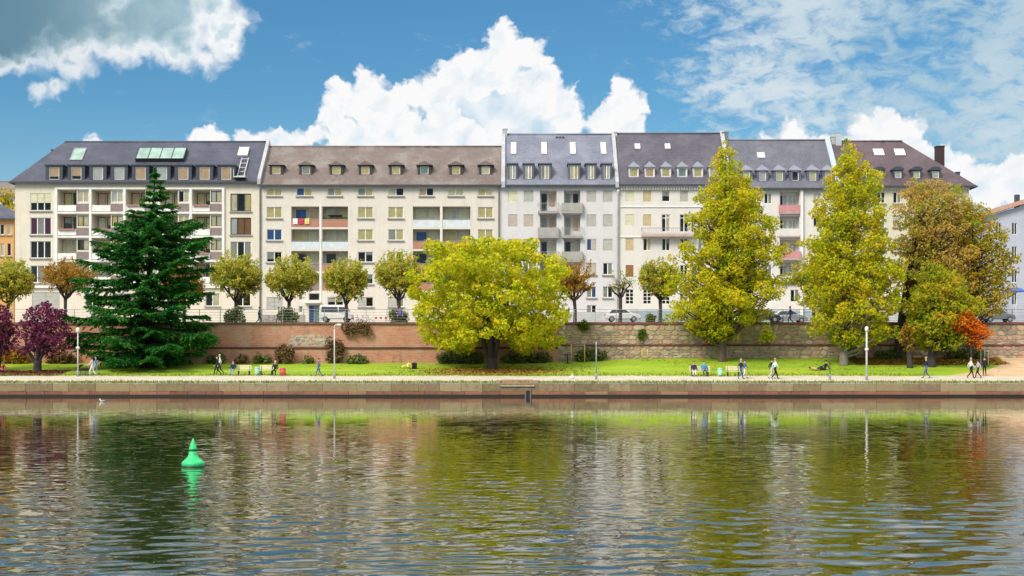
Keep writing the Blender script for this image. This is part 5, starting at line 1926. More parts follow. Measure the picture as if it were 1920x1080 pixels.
# ---- purple leaved trees ----------------------------------------------------------
def purple(pxc, sil, seed, label, Y=139.5):
    foot = (WX(pxc, Y), Y, gz(WX(pxc, Y), Y) - 0.05)
    rg = np.random.default_rng(seed)
    rows_ = [s_[0] for s_ in sil]
    cl = []
    for _ in range(3000):
        py = rg.uniform(rows_[0] + 4, rows_[-1])
        l = np.interp(py, rows_, [s_[1] for s_ in sil]); r_ = np.interp(py, rows_, [s_[2] for s_ in sil])
        hw = (r_ - l) / 2 * Y / F
        a = rg.uniform(0, 6.28); q = rg.random() ** 0.5
        R_ = rg.uniform(0.3, 0.6)
        x = ((l + r_) / 2 - 960) * Y / F - foot[0] + max(0, hw - R_ * .8) * q * math.cos(a)
        y = max(0, hw * .9 - R_ * .8) * q * math.sin(a)
        z = WZ(py, Y) - foot[2]
        if any((x - c[0]) ** 2 + (y - c[1]) ** 2 + (z - c[2]) ** 2 < (0.55 * (R_ + c[3])) ** 2 for c in cl):
            continue
        cl.append((x, y, z, R_ * 1.1, R_ * 1.1, R_ * .85))
        if len(cl) > 110:
            break

    def trunk(mb):
        mb.tube([(0, 0, -.2), (0, 0, .15), (0.02, 0, 0.7), (0.05, 0, 1.1)], [.55, .42, .36, .4], 9)
        for (bx, by, bz) in ((-1.0, 0.2, 2.2), (0.9, -0.3, 2.4), (0.1, 0.6, 2.8), (0.2, -.5, 3.0)):
            limb(mb, (bx * .15, by * .15, 0.9), (bx, by, bz), 0.2, 0.12, rg, 4, .06)
            for c in sorted(cl, key=lambda c: (Vector(c[:3]) - Vector((bx, by, bz)) * 1.4).length)[:30:2]:
                limb(mb, (bx, by, bz), c[:3], 0.07, 0.012, rg, 5, .1)
    return make_tree('plum_tree', foot, label, 'tree', cl, trunk, L_PURP, BARK, 0.19, 36, seed, 'purple leaved trees on the left', shell=0.3)


purple(70, [(568, 78, 100), (580, 48, 122), (600, 30, 140), (625, 20, 144), (645, 22, 140), (662, 30, 130)], 301, 'dark purple leaved tree with a stout forked trunk left of the conifer')
purple(-6, [(572, -20, 14), (590, -50, 30), (615, -60, 36), (645, -60, 36), (662, -50, 28)], 302, 'dark purple leaved tree cut by the left picture edge', 140.5)


# ---- shrubs, hedges and creepers ----------------------------------------------------
def shrub(pxl, pxr, pyt, pyb, Y, mat, label, seed, name='shrub', depth=0.7, leaf=0.16, dens=60, foot_z=None, group=None, cat='shrub', vine=False):
    rg = np.random.default_rng(seed)
    x0, x1 = WX(pxl, Y), WX(pxr, Y)
    xc = (x0 + x1) / 2
    zf = gz(xc, min(Y, 148)) if foot_z is None else foot_z
    zt = WZ(pyt, Y) - zf
    zb = max(0, WZ(pyb, Y) - zf)
    hw = (x1 - x0) / 2
    cl = []
    R_ = max(0.16, min(0.45, zt * 0.30, hw * 0.5))
    n = int(min(90, max(5, hw * 2 * (zt - zb) / (R_ * R_) * 1.1)))
    for i in range(n):
        x = rg.uniform(-1, 1) * max(0.02, hw - R_ * .7)
        top = zt * (1 - 0.45 * (abs(x) / hw) ** 2) * rg.uniform(0.75, 1.0) if not vine else zt
        z = zb + R_ * .5 + rg.random() * max(0.01, top - R_ - zb)
        cl.append((x, rg.uniform(-1, 1) * max(0.02, depth - R_ * .6), z, R_ * rg.uniform(.8, 1.2), R_ * (1 if not vine else .5), R_ * rg.uniform(.7, 1.1)))
    t = thing(name, (xc, Y, zf), label, cat, group)
    mb = MB()
    for c in cl[::2]:
        limb(mb, (c[0] * .4, c[1] * .4, zb - 0.1 if not vine else zt * .98), c[:3], .03, .008, rg, 3, .1)
    mb.build('stems', BARKB, t)
    P, N = crown_points(cl, dens, rg, .35)
    P[:, 2] = np.maximum(P[:, 2], 0.02)
    co, q = leaf_quads(P, N, leaf * (.6 + .8 * rg.random(len(P))), 1.4, rg=rg)
    link('leaves', quads_mesh('leaves', co, q, mat), t)
    return t


YW = 147.2
shrub(515, 552, 634, 682, YW, L_BSHRUB, 'tall brown shrub against the brick wall left of the stone patch', 401)
shrub(384, 428, 658, 682, YW, L_SHRUB, 'low dark shrub at the foot of the brick wall right of the conifer', 402)
shrub(440, 468, 662, 681, YW, L_BSHRUB, 'small brownish shrub at the wall foot behind the seated person', 403)
shrub(474, 508, 660, 681, YW, L_SHRUB, 'low green shrub at the wall foot left of the tall brown shrub', 404)
shrub(566, 588, 664, 680, YW, L_SHRUB, 'tiny green shrub at the wall foot right of the tall brown shrub', 405)
shrub(612, 644, 622, 682, YW + .2, L_BSHRUB, 'withered brown creeper climbing the brick wall behind the lamp post', 406, 'creeper', .25)
shrub(640, 700, 604, 630, 147.6, L_BSHRUB, 'dark creeper hanging over the top of the brick wall under the bicycles', 407, 'creeper', .2, vine=True, cat='creeper')
shrub(648, 690, 662, 681, YW, L_SHRUB, 'low green shrub at the wall foot right of the lamp post', 408)
shrub(818, 905, 652, 680, YW, L_SHRUB, 'dark hedge at the wall foot left of the broad tree trunk', 410, 'hedge', cat='hedge')
shrub(940, 1040, 656, 680, YW, L_SHRUB, 'long grey green hedge at the wall foot right of the broad tree trunk', 411, 'hedge', cat='hedge')
shrub(1076, 1140, 650, 677, YW, L_SHRUB, 'dark bush at the wall foot behind the thin grey post', 412)
shrub(1082, 1108, 598, 622, 147.7, L_GSHRUB, 'yellow green plant spilling over the stone wall top near the white car', 413, 'wall_plant', .2, vine=True, cat='plant')
shrub(1210, 1232, 582, 614, 150.9, L_GSHRUB, 'green sapling behind the railing right of the white car', 414, 'sapling', .3, foot_z=street_z(151), cat='plant')
shrub(1194, 1214, 616, 640, 147.7, L_GSHRUB, 'green fern like plant growing on the face of the stone wall', 415, 'wall_plant', .15, vine=True, cat='plant')
for i, (pl, pr, tp, lab) in enumerate([(420, 462, 574, 'green bush round the trunk of the first plane tree right of the conifer'), (520, 560, 572, 'green bush round the trunk of the plane tree left of the entrance'), (728, 768, 572, 'bush round the trunk of the plane tree beside the purple coat')]):
    shrub(pl, pr, tp, 605, 155.0, L_SHRUB, lab, 420 + i, 'shrub', .6, .18, foot_z=street_z(155))
shrub(1395, 1425, 585, 610, 152.0, L_SHRUB, 'dark bush on the terrace beside the blue door', 430, foot_z=street_z(152))
shrub(-10, 60, 652, 684, YW, L_ORANGE, 'rust coloured shrub behind the purple trees', 431)
shrub(84, 150, 656, 684, YW, L_BSHRUB, 'russet shrub at the wall foot left of the conifer', 432)
shrub(1640, 1700, 652, 674, YW, L_SHRUB, 'dark low shrub at the stone wall foot behind the tall lamp', 433)
shrub(1770, 1850, 650, 672, YW, L_SHRUB, 'dark low shrub at the stone wall foot behind the two strollers', 434)
shrub(1425, 1455, 600, 645, 146.0, L_GOLD, 'hanging golden spray of leaves before the stone wall between the tall trees', 435, 'sapling', .4, cat='plant', dens=26)


# ---- grass tufts and fallen leaves ------------------------------------------------
def scatter(name, mat, pts, size, flat, seed, label, cat):
    rg = np.random.default_rng(seed)
    P = np.array(pts)
    n = len(P)
    if flat:
        N = np.stack([rg.normal(size=n) * .3, rg.normal(size=n) * .3, np.ones(n)], 1)
        co, q = leaf_quads(P, N, size * (.6 + .8 * rg.random(n)), 1.3, rg=rg)
    else:
        N = np.stack([rg.normal(size=n), rg.normal(size=n), np.zeros(n) + .1], 1)
        T = np.stack([rg.normal(size=n) * .35, rg.normal(size=n) * .35, np.ones(n)], 1)
        co, q = leaf_quads(P, N, size * (.6 + .8 * rg.random(n)), 3.4, T, rg)
    o = link(name, quads_mesh(name, co, q, mat))
    tag(o, label, cat, kind='stuff')


rg = np.random.default_rng(77)
pts = []
for _ in range(9000):
    x = rg.uniform(-48, 48); y = rg.choice([rg.uniform(126.2, 126.8), rg.uniform(126.3, 130.0 + wav(x, 1)), rg.uniform(135.3, 137.0)])
    if y > 135 and (38 < x < 52):
        continue
    pts.append((x, y, gz(x, y) + 0.06))
scatter('grass', leafmat('verge_grass', [(0.1, (0.16, 0.20, 0.03)), (0.5, (0.25, 0.29, 0.06)), (0.9, (0.33, 0.33, 0.12))], .8, .6, .2), pts, .07, False, 1, 'short grass tufts along the quay edge and the path', 'grass')
pts = []
for _ in range(5200):
    a = rg.uniform(0, 6.28); r_ = min(1.5, abs(rg.normal()) * .55)
    x = WX(922, 140) + 7.6 * r_ * math.cos(a); y = max(135.9, 139.6 + 4.0 * r_ * math.sin(a))
    pts.append((x, y, gz(x, y) + 0.03))
scatter('fallen_leaves', leafmat('fallen_gold_leaf', [(0.1, (0.26, 0.12, 0.035)), (0.5, (0.40, 0.22, 0.05)), (0.9, (0.52, 0.36, 0.07))], .8, .6, .1), pts, .16, True, 2, 'golden brown fallen leaves round the broad tree trunk', 'leaves')
pts = []
for _ in range(2600):
    x = rg.uniform(-48.5, -41.5); y = rg.uniform(135.6, 140.5)
    pts.append((x, y, gz(x, y) + 0.03))
scatter('fallen_leaves', leafmat('fallen_plum_leaf', [(0.1, (0.10, 0.022, 0.03)), (0.5, (0.20, 0.05, 0.05)), (0.9, (0.30, 0.13, 0.09))], .8, .6, .1), pts, .15, True, 3, 'wine red fallen leaves under the purple trees', 'leaves')
pts = []
for _ in range(4200):
    x = rg.uniform(33, 48); y = 148 - 5.2 * rg.random() ** 1.5
    pts.append((x, y, gz(x, y) + 0.03))
scatter('fallen_leaves', leafmat('fallen_rust_leaf', [(0.1, (0.24, 0.13, 0.03)), (0.5, (0.38, 0.22, 0.05)), (0.9, (0.42, 0.14, 0.04))], .8, .6, .1), pts, .17, True, 4, 'rust coloured fallen leaves under the trees on the right', 'leaves')

pts = []
for _ in range(2600):
    x = rg.uniform(-44, 46); y = 136 + 11.5 * rg.random()
    c_ = min(abs(x - WX(1354, 143)), abs(x - WX(1582, 143)), abs(x - WX(920, 143)) * .7)
    if rg.random() > 0.10 + math.exp(-(c_ / 4.5) ** 2):
        continue
    pts.append((x, y, gz(x, y) + 0.03))
scatter('fallen_leaves', MATS['fallen_gold_leaf'], pts, .13, True, 5, 'thin scatter of yellow fallen leaves over the lawn', 'leaves')

# ------------------------------------------------------------------ small things
def path_y(py):
    return float(np.interp(py, [703.0, 704.3, 707.8, 711, 714.7], [136.6, 136, 134, 132, 130]))


# buoy
Yb = CZ * F / (875.5 - HY)
bu = thing('buoy', (WX(362, Yb), Yb, -0.02), 'bright green cone shaped buoy floating on the river', 'buoy')
BUG, gg, p, o = base('buoy_green')
geo = gg.node('ShaderNodeNewGeometry')
pos = geo.outputs['Position']
st = gg.noise(gg.vmath('MULTIPLY', pos, (9, 9, 2.5)), 2.2, 5, 0.7)
cc = gg.mix(gg.mapr(gg.noise(pos, 6, 3), 0.3, 0.7), (0.02, 0.52, 0.16), (0.03, 0.70, 0.22))
cc = gg.mix(gg.math('MULTIPLY', gg.mapr(st, 0.50, 0.72), 0.55), cc, (0.05, 0.20, 0.08))
gg.l.new(cc, p.inputs['Base Color'])
p.inputs['Roughness'].default_value = 0.5
BUD = M('buoy_dark_band', (0.012, 0.05, 0.03), 0.5)
k = Yb / F
mb = MB(); mb.lathe([(0.18, -0.25), (0.235, -0.05), (0.25, 0.04), (0.262, 0.075), (0.262, 0.115), (0.245, 0.145), (0.205, 0.18), (0.15, 0.225), (0.115, 0.275), (0.098, 0.33), (0.092, 0.385)], 28); mb.build('body', BUG, bu)
mb = MB(); mb.lathe([(0.253, -0.04), (0.264, 0.0), (0.262, 0.055), (0.255, 0.062)], 28); mb.build('waterline_band', BUD, bu)
mb = MB(); mb.lathe([(0.094, 0.386), (0.094, 0.41), (0.082, 0.418)], 20); mb.build('collar', BUD, bu)
mb = MB(); mb.lathe([(0.098, 0.419), (0.092, 0.45), (0.066, 0.53), (0.036, 0.61), (0.016, 0.672), (0.004, 0.684)], 20); mb.build('top_cone', BUG, bu)


# lamps and posts
def lamp(px, pyb, pyt, label, r=0.055, ring=None, head='globe', mat=None, group='lamp posts along the path', Y=None):
    Y = Y or path_y(pyb)
    x = WX(px, Y)
    z = gz(x, Y)
    h = WZ(pyt, Y) - z
    mat = mat or PALEMETAL
    t = thing('lamp_post', (x, Y, z - 0.05), label, 'lamp post', group)
    mb = MB(); mb.lathe([(0.11, 0), (0.11, 0.5), (0.085, 0.56)], 12); mb.build('base', GREYM, t)
    mb = MB(); mb.tube([(0, 0, 0.5), (0, 0, h * .6), (0, 0, h - 0.4)], [r * 1.15, r, r * .85], 10); mb.build('pole', mat, t)
    if head == 'globe':
        mb = MB(); mb.lathe([(0.07, h - .42), (0.15, h - .36), (0.17, h - .1), (0.13, h - .02), (0.05, h + .05)], 14); mb.build('lamp_head', WHITE, t)
    elif head == 'arm':
        mb = MB(); mb.tube([(0, 0, h - .42), (0, 0, h - .1), (0.12, 0, h), (0.3, 0, h + 0.02)], .04, 8); mb.build('arm', mat, t)
        mb = MB(); mb.bbox(0.22, 0.62, -.13, .13, h - .06, h + .1, .04); mb.build('lamp_head', mat, t)
    elif head == 'cap':
        mb = MB(); mb.lathe([(r, h - .42), (r * 1.3, h - .38), (r * 1.3, h - .05), (0.02, h)], 10); mb.build('cap', mat, t)
    if ring:
        zr_ = WZ(ring, Y) - z
        mb = MB(); mb.lathe([(r * 1.1, zr_ - .12), (0.17, zr_ - .09), (0.17, zr_ + .07), (r * 1.1, zr_ + .12)], 12); mb.build('collar', WHITE, t)
    return t


lamp(146, 706, 614, 'slim pale lamp post between the purple tree and the conifer', ring=651)
lamp(627, 710, 608, 'slim lamp post with a short arm in front of the brick wall', head='arm', ring=None)
lamp(1625, 712, 612, 'thick white lamp post with a collar beside the pale trunked tree', r=.085, ring=654)
lamp(1118, 711, 640, 'short grey post at the path in front of the dark bush', head='cap', mat=GREYM, group=None)['category'] = 'post'
lamp(1556, 712, 674, 'thin dark grey post left of the pale trunked tree', r=.04, head='cap', mat=DKMETAL, group=None)['category'] = 'post'


# benches and bins
BENW = M('bench_cream', (0.66, 0.58, 0.36), 0.7)


def bench(px, pyb, label, w=1.3, Y=None):
    Y = Y or path_y(pyb)
    x = WX(px, Y)
    t = thing('bench', (x, Y, gz(x, Y)), label, 'bench', 'cream benches beside the path')
    for i in range(3):
        mb = MB(); mb.bbox(-w / 2, w / 2, -.42 + i * .15, -.42 + i * .15 + .13, .42, .46, .01); mb.build('seat_slat', BENW, t)
    for i in range(3):
        mb = MB(); mb.bbox(-w / 2, w / 2, .06 + i * .03, .09 + i * .03, .52 + i * .14, .64 + i * .14, .008); mb.build('back_slat', BENW, t)
    for sx in (-1, 1):
        mb = MB(); mb.box(sx * w * .38 - .04, sx * w * .38 + .04, -.4, -.33, -.05, .42); mb.box(sx * w * .38 - .04, sx * w * .38 + .04, .0, .07, -.05, .42)
        mb.add([(sx * w * .38 - .03, .02, .46), (sx * w * .38 + .03, .02, .46), (sx * w * .38 + .03, .06, .46), (sx * w * .38 - .03, .06, .46), (sx * w * .38 - .03, .13, .92), (sx * w * .38 + .03, .13, .92), (sx * w * .38 + .03, .17, .92), (sx * w * .38 - .03, .17, .92)],
               [(0, 3, 2, 1), (4, 5, 6, 7), (0, 1, 5, 4), (1, 2, 6, 5), (2, 3, 7, 6), (3, 0, 4, 7)])
        mb.build('leg', DKMETAL, t)
    return t, x, Y


bench(458, 703.5, 'cream park bench right of the person in jeans on the left')
bench(500, 703.5, 'cream park bench beside the red bin')
bench(1312, 705.5, 'cream park bench under the two seated people on the right', 1.9)
bench(1374, 705.5, 'empty cream park bench right of the teal bin')


def bin_(px, pyb, mat, label, r=.22, h=.72):
    Y = path_y(pyb)
    x = WX(px, Y)
    t = thing('litter_bin', (x, Y, gz(x, Y)), label, 'bin')
    mb = MB(); mb.lathe([(r * .85, 0.1), (r, 0.16), (r * 1.02, h - .06)], 16); mb.build('body', mat, t)
    mb = MB(); mb.lathe([(r * 1.1, h - .055), (r * 1.1, h), (r * .8, h + .05), (r * .3, h + .07)], 16); mb.build('lid', mat, t)
    mb = MB(); mb.box(-.03, .03, -.03, .03, -.05, .1); mb.build('foot', DKMETAL, t)
    return t


TEAL = M('bin_teal', (0.30, 0.58, 0.48), 0.5)
bin_(482, 704, TEAL, 'teal litter bin between the two left benches')
bin_(1350, 706, TEAL, 'teal litter bin left of the empty bench under the golden tree')
bin_(530, 704.5, M('bin_red', (0.62, 0.06, 0.08), 0.5), 'red rounded bin beside the person in dark jacket on the left', .27, .66)
# white bag on the path
Y = path_y(710)
t = thing('plastic_bag', (WX(1073, Y), Y, gz(WX(1073, Y), Y)), 'small white plastic bag lying at the edge of the path', 'bag')
mb = MB(); mb.ball((0, 0, .15), .2, 0, 10, 6, .75); mb.v = [(v[0] * (1 + .15 * math.sin(v[2] * 30)), v[1], v[2]) for v in mb.v]; mb.build('sack', WHITE, t)
mb = MB(); mb.tube([(-.04, 0, .28), (0, 0, .38), (.07, 0, .42)], [.05, .03, .05], 6); mb.build('knot', WHITE, t)

# wooden exercise posts and tree stakes near the stone wall
WOODY = M('yellow_wood', (0.55, 0.38, 0.14), 0.7)


def frame(px0, px1, pyt, pyb, label, name, cat, Y=146.4, dark=None, bars=1):
    x0, x1 = WX(px0, Y), WX(px1, Y)
    z = gz((x0 + x1) / 2, Y)
    t = thing(name, ((x0 + x1) / 2, Y, z), label, cat)
    h = WZ(pyt, Y) - z
    hw = (x1 - x0) / 2
    for sx in (-1, 1):
        mb = MB(); mb.tube([(sx * hw, 0, -.1), (sx * hw, 0, h)], .06, 8); mb.build('post', WOODY, t)
    for i in range(bars):
        zz = h - .08 - i * .35
        mb = MB(); mb.tube([(-hw, 0, zz), (hw, 0, zz)], .035, 8); mb.build('bar', WOODY, t)
    return t


frame(1071, 1096, 646, 678, 'yellow wooden exercise frame in front of the dark bush', 'exercise_frame', 'frame')
frame(1204, 1214, 655, 676, 'pair of short yellow tree stakes near the foot of the stone wall', 'tree_stakes', 'stakes', bars=1)
Y = 146.0
t = thing('barbecue_stand', (WX(1064, Y), Y, gz(WX(1064, Y), Y)), 'small dark table on one leg left of the yellow exercise frame', 'table')
mb = MB(); mb.bbox(-.28, .28, -.25, .25, .86, .94, .02); mb.build('table_top', DKBROWN, t)
mb = MB(); mb.tube([(0, 0, 0), (0, 0, .86)], .06, 8); mb.build('leg', DKBROWN, t)
mb = MB(); mb.lathe([(.24, 0), (.24, .04), (.08, .08)], 12); mb.build('foot', DKBROWN, t)
# slender poles behind the group on the right
Y = 141.5
for i, (px, lab) in enumerate(((1839, 'leftmost of three slender poles behind the strolling group'), (1846, 'middle one of three slender poles behind the strolling group'), (1853, 'rightmost of three slender poles behind the strolling group'))):
    x = WX(px, Y); z = gz(x, Y)
    t = thing('pole', (x, Y, z), lab, 'pole', 'slender poles on the right lawn')
    mb = MB(); mb.tube([(0, 0, -.1), (0, 0, WZ(655, Y) - z)], .025, 6); mb.build('shaft', PALEMETAL, t)
    mb = MB(); mb.lathe([(.05, 0), (.05, .12), (.02, .14)], 8); mb.build('socket', DKMETAL, t)


# ---- vehicles --------------------------------------------------------------------
def car(px0, px1, Y, paint, label, kind='hatch', name='parked_car', pyb=None, group='vehicles parked on the terrace road'):
    x0, x1 = WX(px0, Y), WX(px1, Y)
    L = x1 - x0
    t = thing(name, ((x0 + x1) / 2, Y, street_z(Y) - 0.008 if pyb is None else WZ(pyb, Y)), label, 'van' if kind == 'van' else 'car', group)
    hl = L / 2
    if kind == 'van':
        H = 1.95; W = .95
        prof = [(-hl, .35), (-hl, 1.0), (-hl + .06, 1.75), (-hl + .2, H), (hl * .50, H), (hl * .62, H - .1), (hl * .80, 1.12), (hl * .97, .92), (hl, .75), (hl, .35)]
        wins = [[(-hl + .25, 1.2), (-hl + .3, 1.72), (hl * .12, 1.72), (hl * .12, 1.2)], [(hl * .18, 1.2), (hl * .18, 1.72), (hl * .50, 1.70), (hl * .68, 1.2)]]
        belt = 1.15
    else:
        H = 1.45; W = .86
        prof = [(-hl, .32), (-hl - 0.0, .72), (-hl * .93, .95), (-hl * .72, 1.36), (-hl * .55, H), (hl * .12, H), (hl * .22, H - .05), (hl * .52, .98), (hl * .92, .82), (hl, .62), (hl, .32)]
        wins = [[(-hl * .78, 1.0), (-hl * .62, 1.34), (-hl * .22, 1.38), (-hl * .22, 1.0)], [(-hl * .18, 1.0), (-hl * .18, 1.38), (hl * .14, 1.38), (hl * .42, 1.0)]]
        belt = .98

    def hw_(z):
        return W - max(0, z - belt) * .26 - (0.05 if z < .4 else 0)
    mb = MB()
    n = len(prof)
    vs = [(p_[0], -hw_(p_[1]), p_[1]) for p_ in prof] + [(p_[0], hw_(p_[1]), p_[1]) for p_ in prof]
    fs = [tuple(range(n)), tuple(range(2 * n - 1, n - 1, -1))]
    for i in range(n):
        j = (i + 1) % n
        fs.append((i, n + i, n + j, j))
    mb.add(vs, fs)
    body = mb.build('body', paint, t)
    bv = body.modifiers.new('bevel', 'BEVEL'); bv.width = .05; bv.segments = 2; bv.limit_method = 'ANGLE'; bv.angle_limit = R(35)
    CG = M('car_glass', (0.03, 0.045, 0.055), 0.08)
    for sy in (-1, 1):
        for w_ in wins:
            mb = MB()
            mb.add([(q[0], sy * (hw_(q[1]) + .012), q[1]) for q in w_] + [(q[0], sy * (hw_(q[1]) - .03), q[1]) for q in w_], [(0, 1, 2, 3), (7, 6, 5, 4), (0, 4, 5, 1), (1, 5, 6, 2), (2, 6, 7, 3), (3, 7, 4, 0)])
            mb.build('side_window', CG, t)
    # windscreen
    i0 = 5 if kind == 'van' else 6
    a, b_ = prof[i0], prof[i0 + 1]
    mb = MB()
    u0, u1 = .08, .9
    pa = (a[0] + (b_[0] - a[0]) * u0 + .012, a[1] + (b_[1] - a[1]) * u0 + .012); pb = (a[0] + (b_[0] - a[0]) * u1 + .012, a[1] + (b_[1] - a[1]) * u1 + .012)
    mb.quad((pa[0], -hw_(pa[1]) + .1, pa[1]), (pa[0], hw_(pa[1]) - .1, pa[1]), (pb[0], hw_(pb[1]) - .1, pb[1]), (pb[0], -hw_(pb[1]) + .1, pb[1]))
    mb.build('windscreen', CG, t)
    RUBB = M('tyre_rubber', (0.02, 0.02, 0.02), .85)
    for sx in (-.62, .62):
        for sy in (-1, 1):
            mb = MB(); vs = []
            mb.lathe([(.20, -.10), (.29, -.10), (.32, -.06), (.32, .06), (.29, .10), (.20, .10)], 16)
            mb.v = [(v[0], v[2], v[1] + 0) for v in mb.v]
            wo = mb.build('wheel', RUBB, t, (sx * hl, sy * (W - .06), .32))
            mb = MB(); mb.lathe([(.02, -.10), (.19, -.075), (.20, .02)], 12); mb.v = [(v[0], v[2] * -sy * -1 * sy if False else sy * (.04 - v[2] * .0 + .07), v[1]) if False else (v[0], sy * (.105 + .0 * v[2]) - sy * (.0 if abs(v[0]) + abs(v[1]) > .1 else -.02), v[1]) for v in mb.v]
            mb.build('hubcap', GREYM, wo)
    for sy in (-1, 1):
        mb = MB(); mb.bbox(hl - .10, hl + .02, sy * W * .66 - .14, sy * W * .66 + .14, .60, .76, .02); mb.build('headlight', M('lamp_lens', (.75, .75, .72), .15), t)
        mb = MB(); mb.bbox(-hl - .02, -hl + .08, sy * W * .72 - .10, sy * W * .72 + .10, .68, .88, .02); mb.build('tail_light', M('red_lens', (.4, .02, .02), .3), t)
    mb = MB(); mb.bbox(hl - .05, hl + .035, -W * .8, W * .8, .30, .46, .02); mb.build('bumper', BLACK, t)
    return t


CW = M('car_white', (.72, .72, .70), .25)
car(1134, 1200, 171, CW, 'white parked car beside the nearly bare plane tree', pyb=603.5)
car(600, 662, 171, CW, 'white van parked before the entrance of the beige house', 'van', 'parked_van', pyb=604)
car(1403, 1462, 170, M('car_dark', (.03, .04, .05), .25), 'dark parked car right of the blue door', pyb=605)
car(1450, 1512, 173, M('car_silver', (.45, .48, .52), .25, metal=.5), 'silver parked car behind the dark one', pyb=606)
car(1842, 1900, 171, M('car_greygreen', (.16, .20, .20), .25), 'grey parked car glimpsed under the trees at far right', pyb=604)


def bicycle(px, Y, mat, label, s_=1):
    x = WX(px, Y)
    t = thing('bicycle', (x, Y, street_z(Y) - .02), label, 'bicycle', 'bicycles leaning at the terrace railing', R(12 * s_))
    for sx in (-.52, .52):
        mb = MB(); pts = [(sx + .33 * math.cos(2 * math.pi * i / 20), 0, .34 + .33 * math.sin(2 * math.pi * i / 20)) for i in range(21)]
        mb.tube(pts, .02, 6, cap=False)
        for i in range(6):
            a = math.pi * i / 6
            mb.tube([(sx - .32 * math.cos(a), 0, .34 - .32 * math.sin(a)), (sx + .32 * math.cos(a), 0, .34 + .32 * math.sin(a))], .004, 4)
        mb.build('wheel', BLACK, t)
    mb = MB()
    A, B_, C, D_, E = (-.52, 0, .34), (-.05, 0, .30), (-.2, 0, .82), (.38, 0, .86), (.52, 0, .34)
    for a, b_ in ((A, B_), (A, C), (B_, C), (B_, D_), (C, D_), (D_, E)):
        mb.tube([a, b_], .018, 6)
    mb.build('frame', mat, t)
    mb = MB(); mb.tube([(.38, 0, .86), (.36, 0, 1.0)], .015, 6); mb.tube([(.3, -.27, 1.03), (.38, 0, 1.0), (.3, .27, 1.03)], .015, 6); mb.build('handlebar', DKMETAL, t)
    mb = MB(); mb.tube([(-.2, 0, .82), (-.22, 0, .94)], .014, 6); mb.bbox(-.36, -.1, -.07, .07, .94, .99, .02); mb.build('saddle', BLACK, t)
    return t


bicycle(664, 151.6, DKMETAL, 'black bicycle parked at the railing right of the van')
bicycle(684, 151.9, M('bike_purple', (.2, .12, .22), .4), 'purplish bicycle parked at the railing next to the black one', -1)
bicycle(508, 151.6, M('bike_blue', (.12, .2, .3), .4), 'bluish bicycle parked at the railing below the grey shutter', -1)
# barrier boards
Y = 153.0
t = thing('barrier', (WX(712, Y), Y, street_z(Y)), 'red and white road works barrier on the terrace', 'barrier')
zb_ = WZ(600, Y) - street_z(Y)
for i in range(6):
    mb = MB(); mb.box(-.75 + i * .25, -.75 + i * .25 + .249, -.02, .02, zb_ + .1, zb_ + .32); mb.build('board', M('barrier_red', (.55, .04, .05), .5) if i % 2 else WHITE, t)
for sx in (-.6, .6):
    mb = MB(); mb.box(sx - .03, sx + .03, -.018, .10, -.05, zb_ + .36); mb.build('leg', GREYM, t)
for sx in (-.6, .6):
    mb = MB(); mb.bbox(sx - .1, sx + .1, -.35, .35, -.05, .06, .02); mb.build('foot', BLACK, t)
# blue parasol far right
Y = 176.0
t = thing('parasol', (WX(1905, Y), Y, STREET + .12), 'blue parasol on a thin pole before the pale blue house', 'parasol')
z1 = WZ(541, Y) - STREET
mb = MB(); mb.lathe([(1.35, z1 - .5), (1.2, z1 - .38), (.6, z1 - .1), (.03, z1)], 8, sm=False); mb.build('canopy', M('parasol_blue', (.05, .10, .42), .7), t)
mb = MB(); mb.tube([(0, 0, 0), (0, 0, z1)], .035, 8); mb.build('pole', WHITE, t)
# laundry and a parasol on the balconies of the second house
x0, x1, z0, z1 = LOG[(0, 0)]
for i, (fx, mat, lab) in enumerate(((.15, WHITE, 'white towel hanging over the brick coloured balcony front'), (.36, M('red_cloth', (.5, .05, .08), .9), 'red towel hanging over the brick coloured balcony front'), (.57, M('yellow_cloth', (.72, .58, .2), .9), 'yellow towel hanging over the brick coloured balcony front'))):
    w = .28
    mb = MB(); vs = []
    for j, (yy_, zz) in enumerate(((.20, -.30), (.18, .02), (.08, .06), (-.02, .02), (-.05, -.25), (-.03, -.62))):
        for q in range(4):
            vs.append((-w + 2 * w * q / 3, yy_ - .025 * (q % 2), zz))
    fs = [(j * 4 + q, j * 4 + q + 1, j * 4 + 5 + q, j * 4 + 4 + q) for j in range(5) for q in range(3)]
    mb.add(vs, fs)
    o = mb.build('towel', mat, None, (x0 + fx * (x1 - x0), 180.0 - .02, z0 + .985))
    so = o.modifiers.new('thickness', 'SOLIDIFY'); so.thickness = .02
    tag(o, lab, 'towel', 'laundry on a balcony')
x0, x1, z0, z1 = LOG[(1, 0)]
t = thing('parasol', ((x0 + x1) / 2 - .1, 180.75, z0), 'brown parasol open on the balcony right of the laundry', 'parasol')
mb = MB(); mb.lathe([(1.0, 1.45), (.9, 1.55), (.45, 1.78), (.02, 1.88)], 8, sm=False); mb.build('canopy', M('parasol_brown', (.07, .05, .035), .8), t)
mb = MB(); mb.tube([(0, 0, 0), (0, 0, 1.85)], .025, 6); mb.build('pole', WHITE, t)
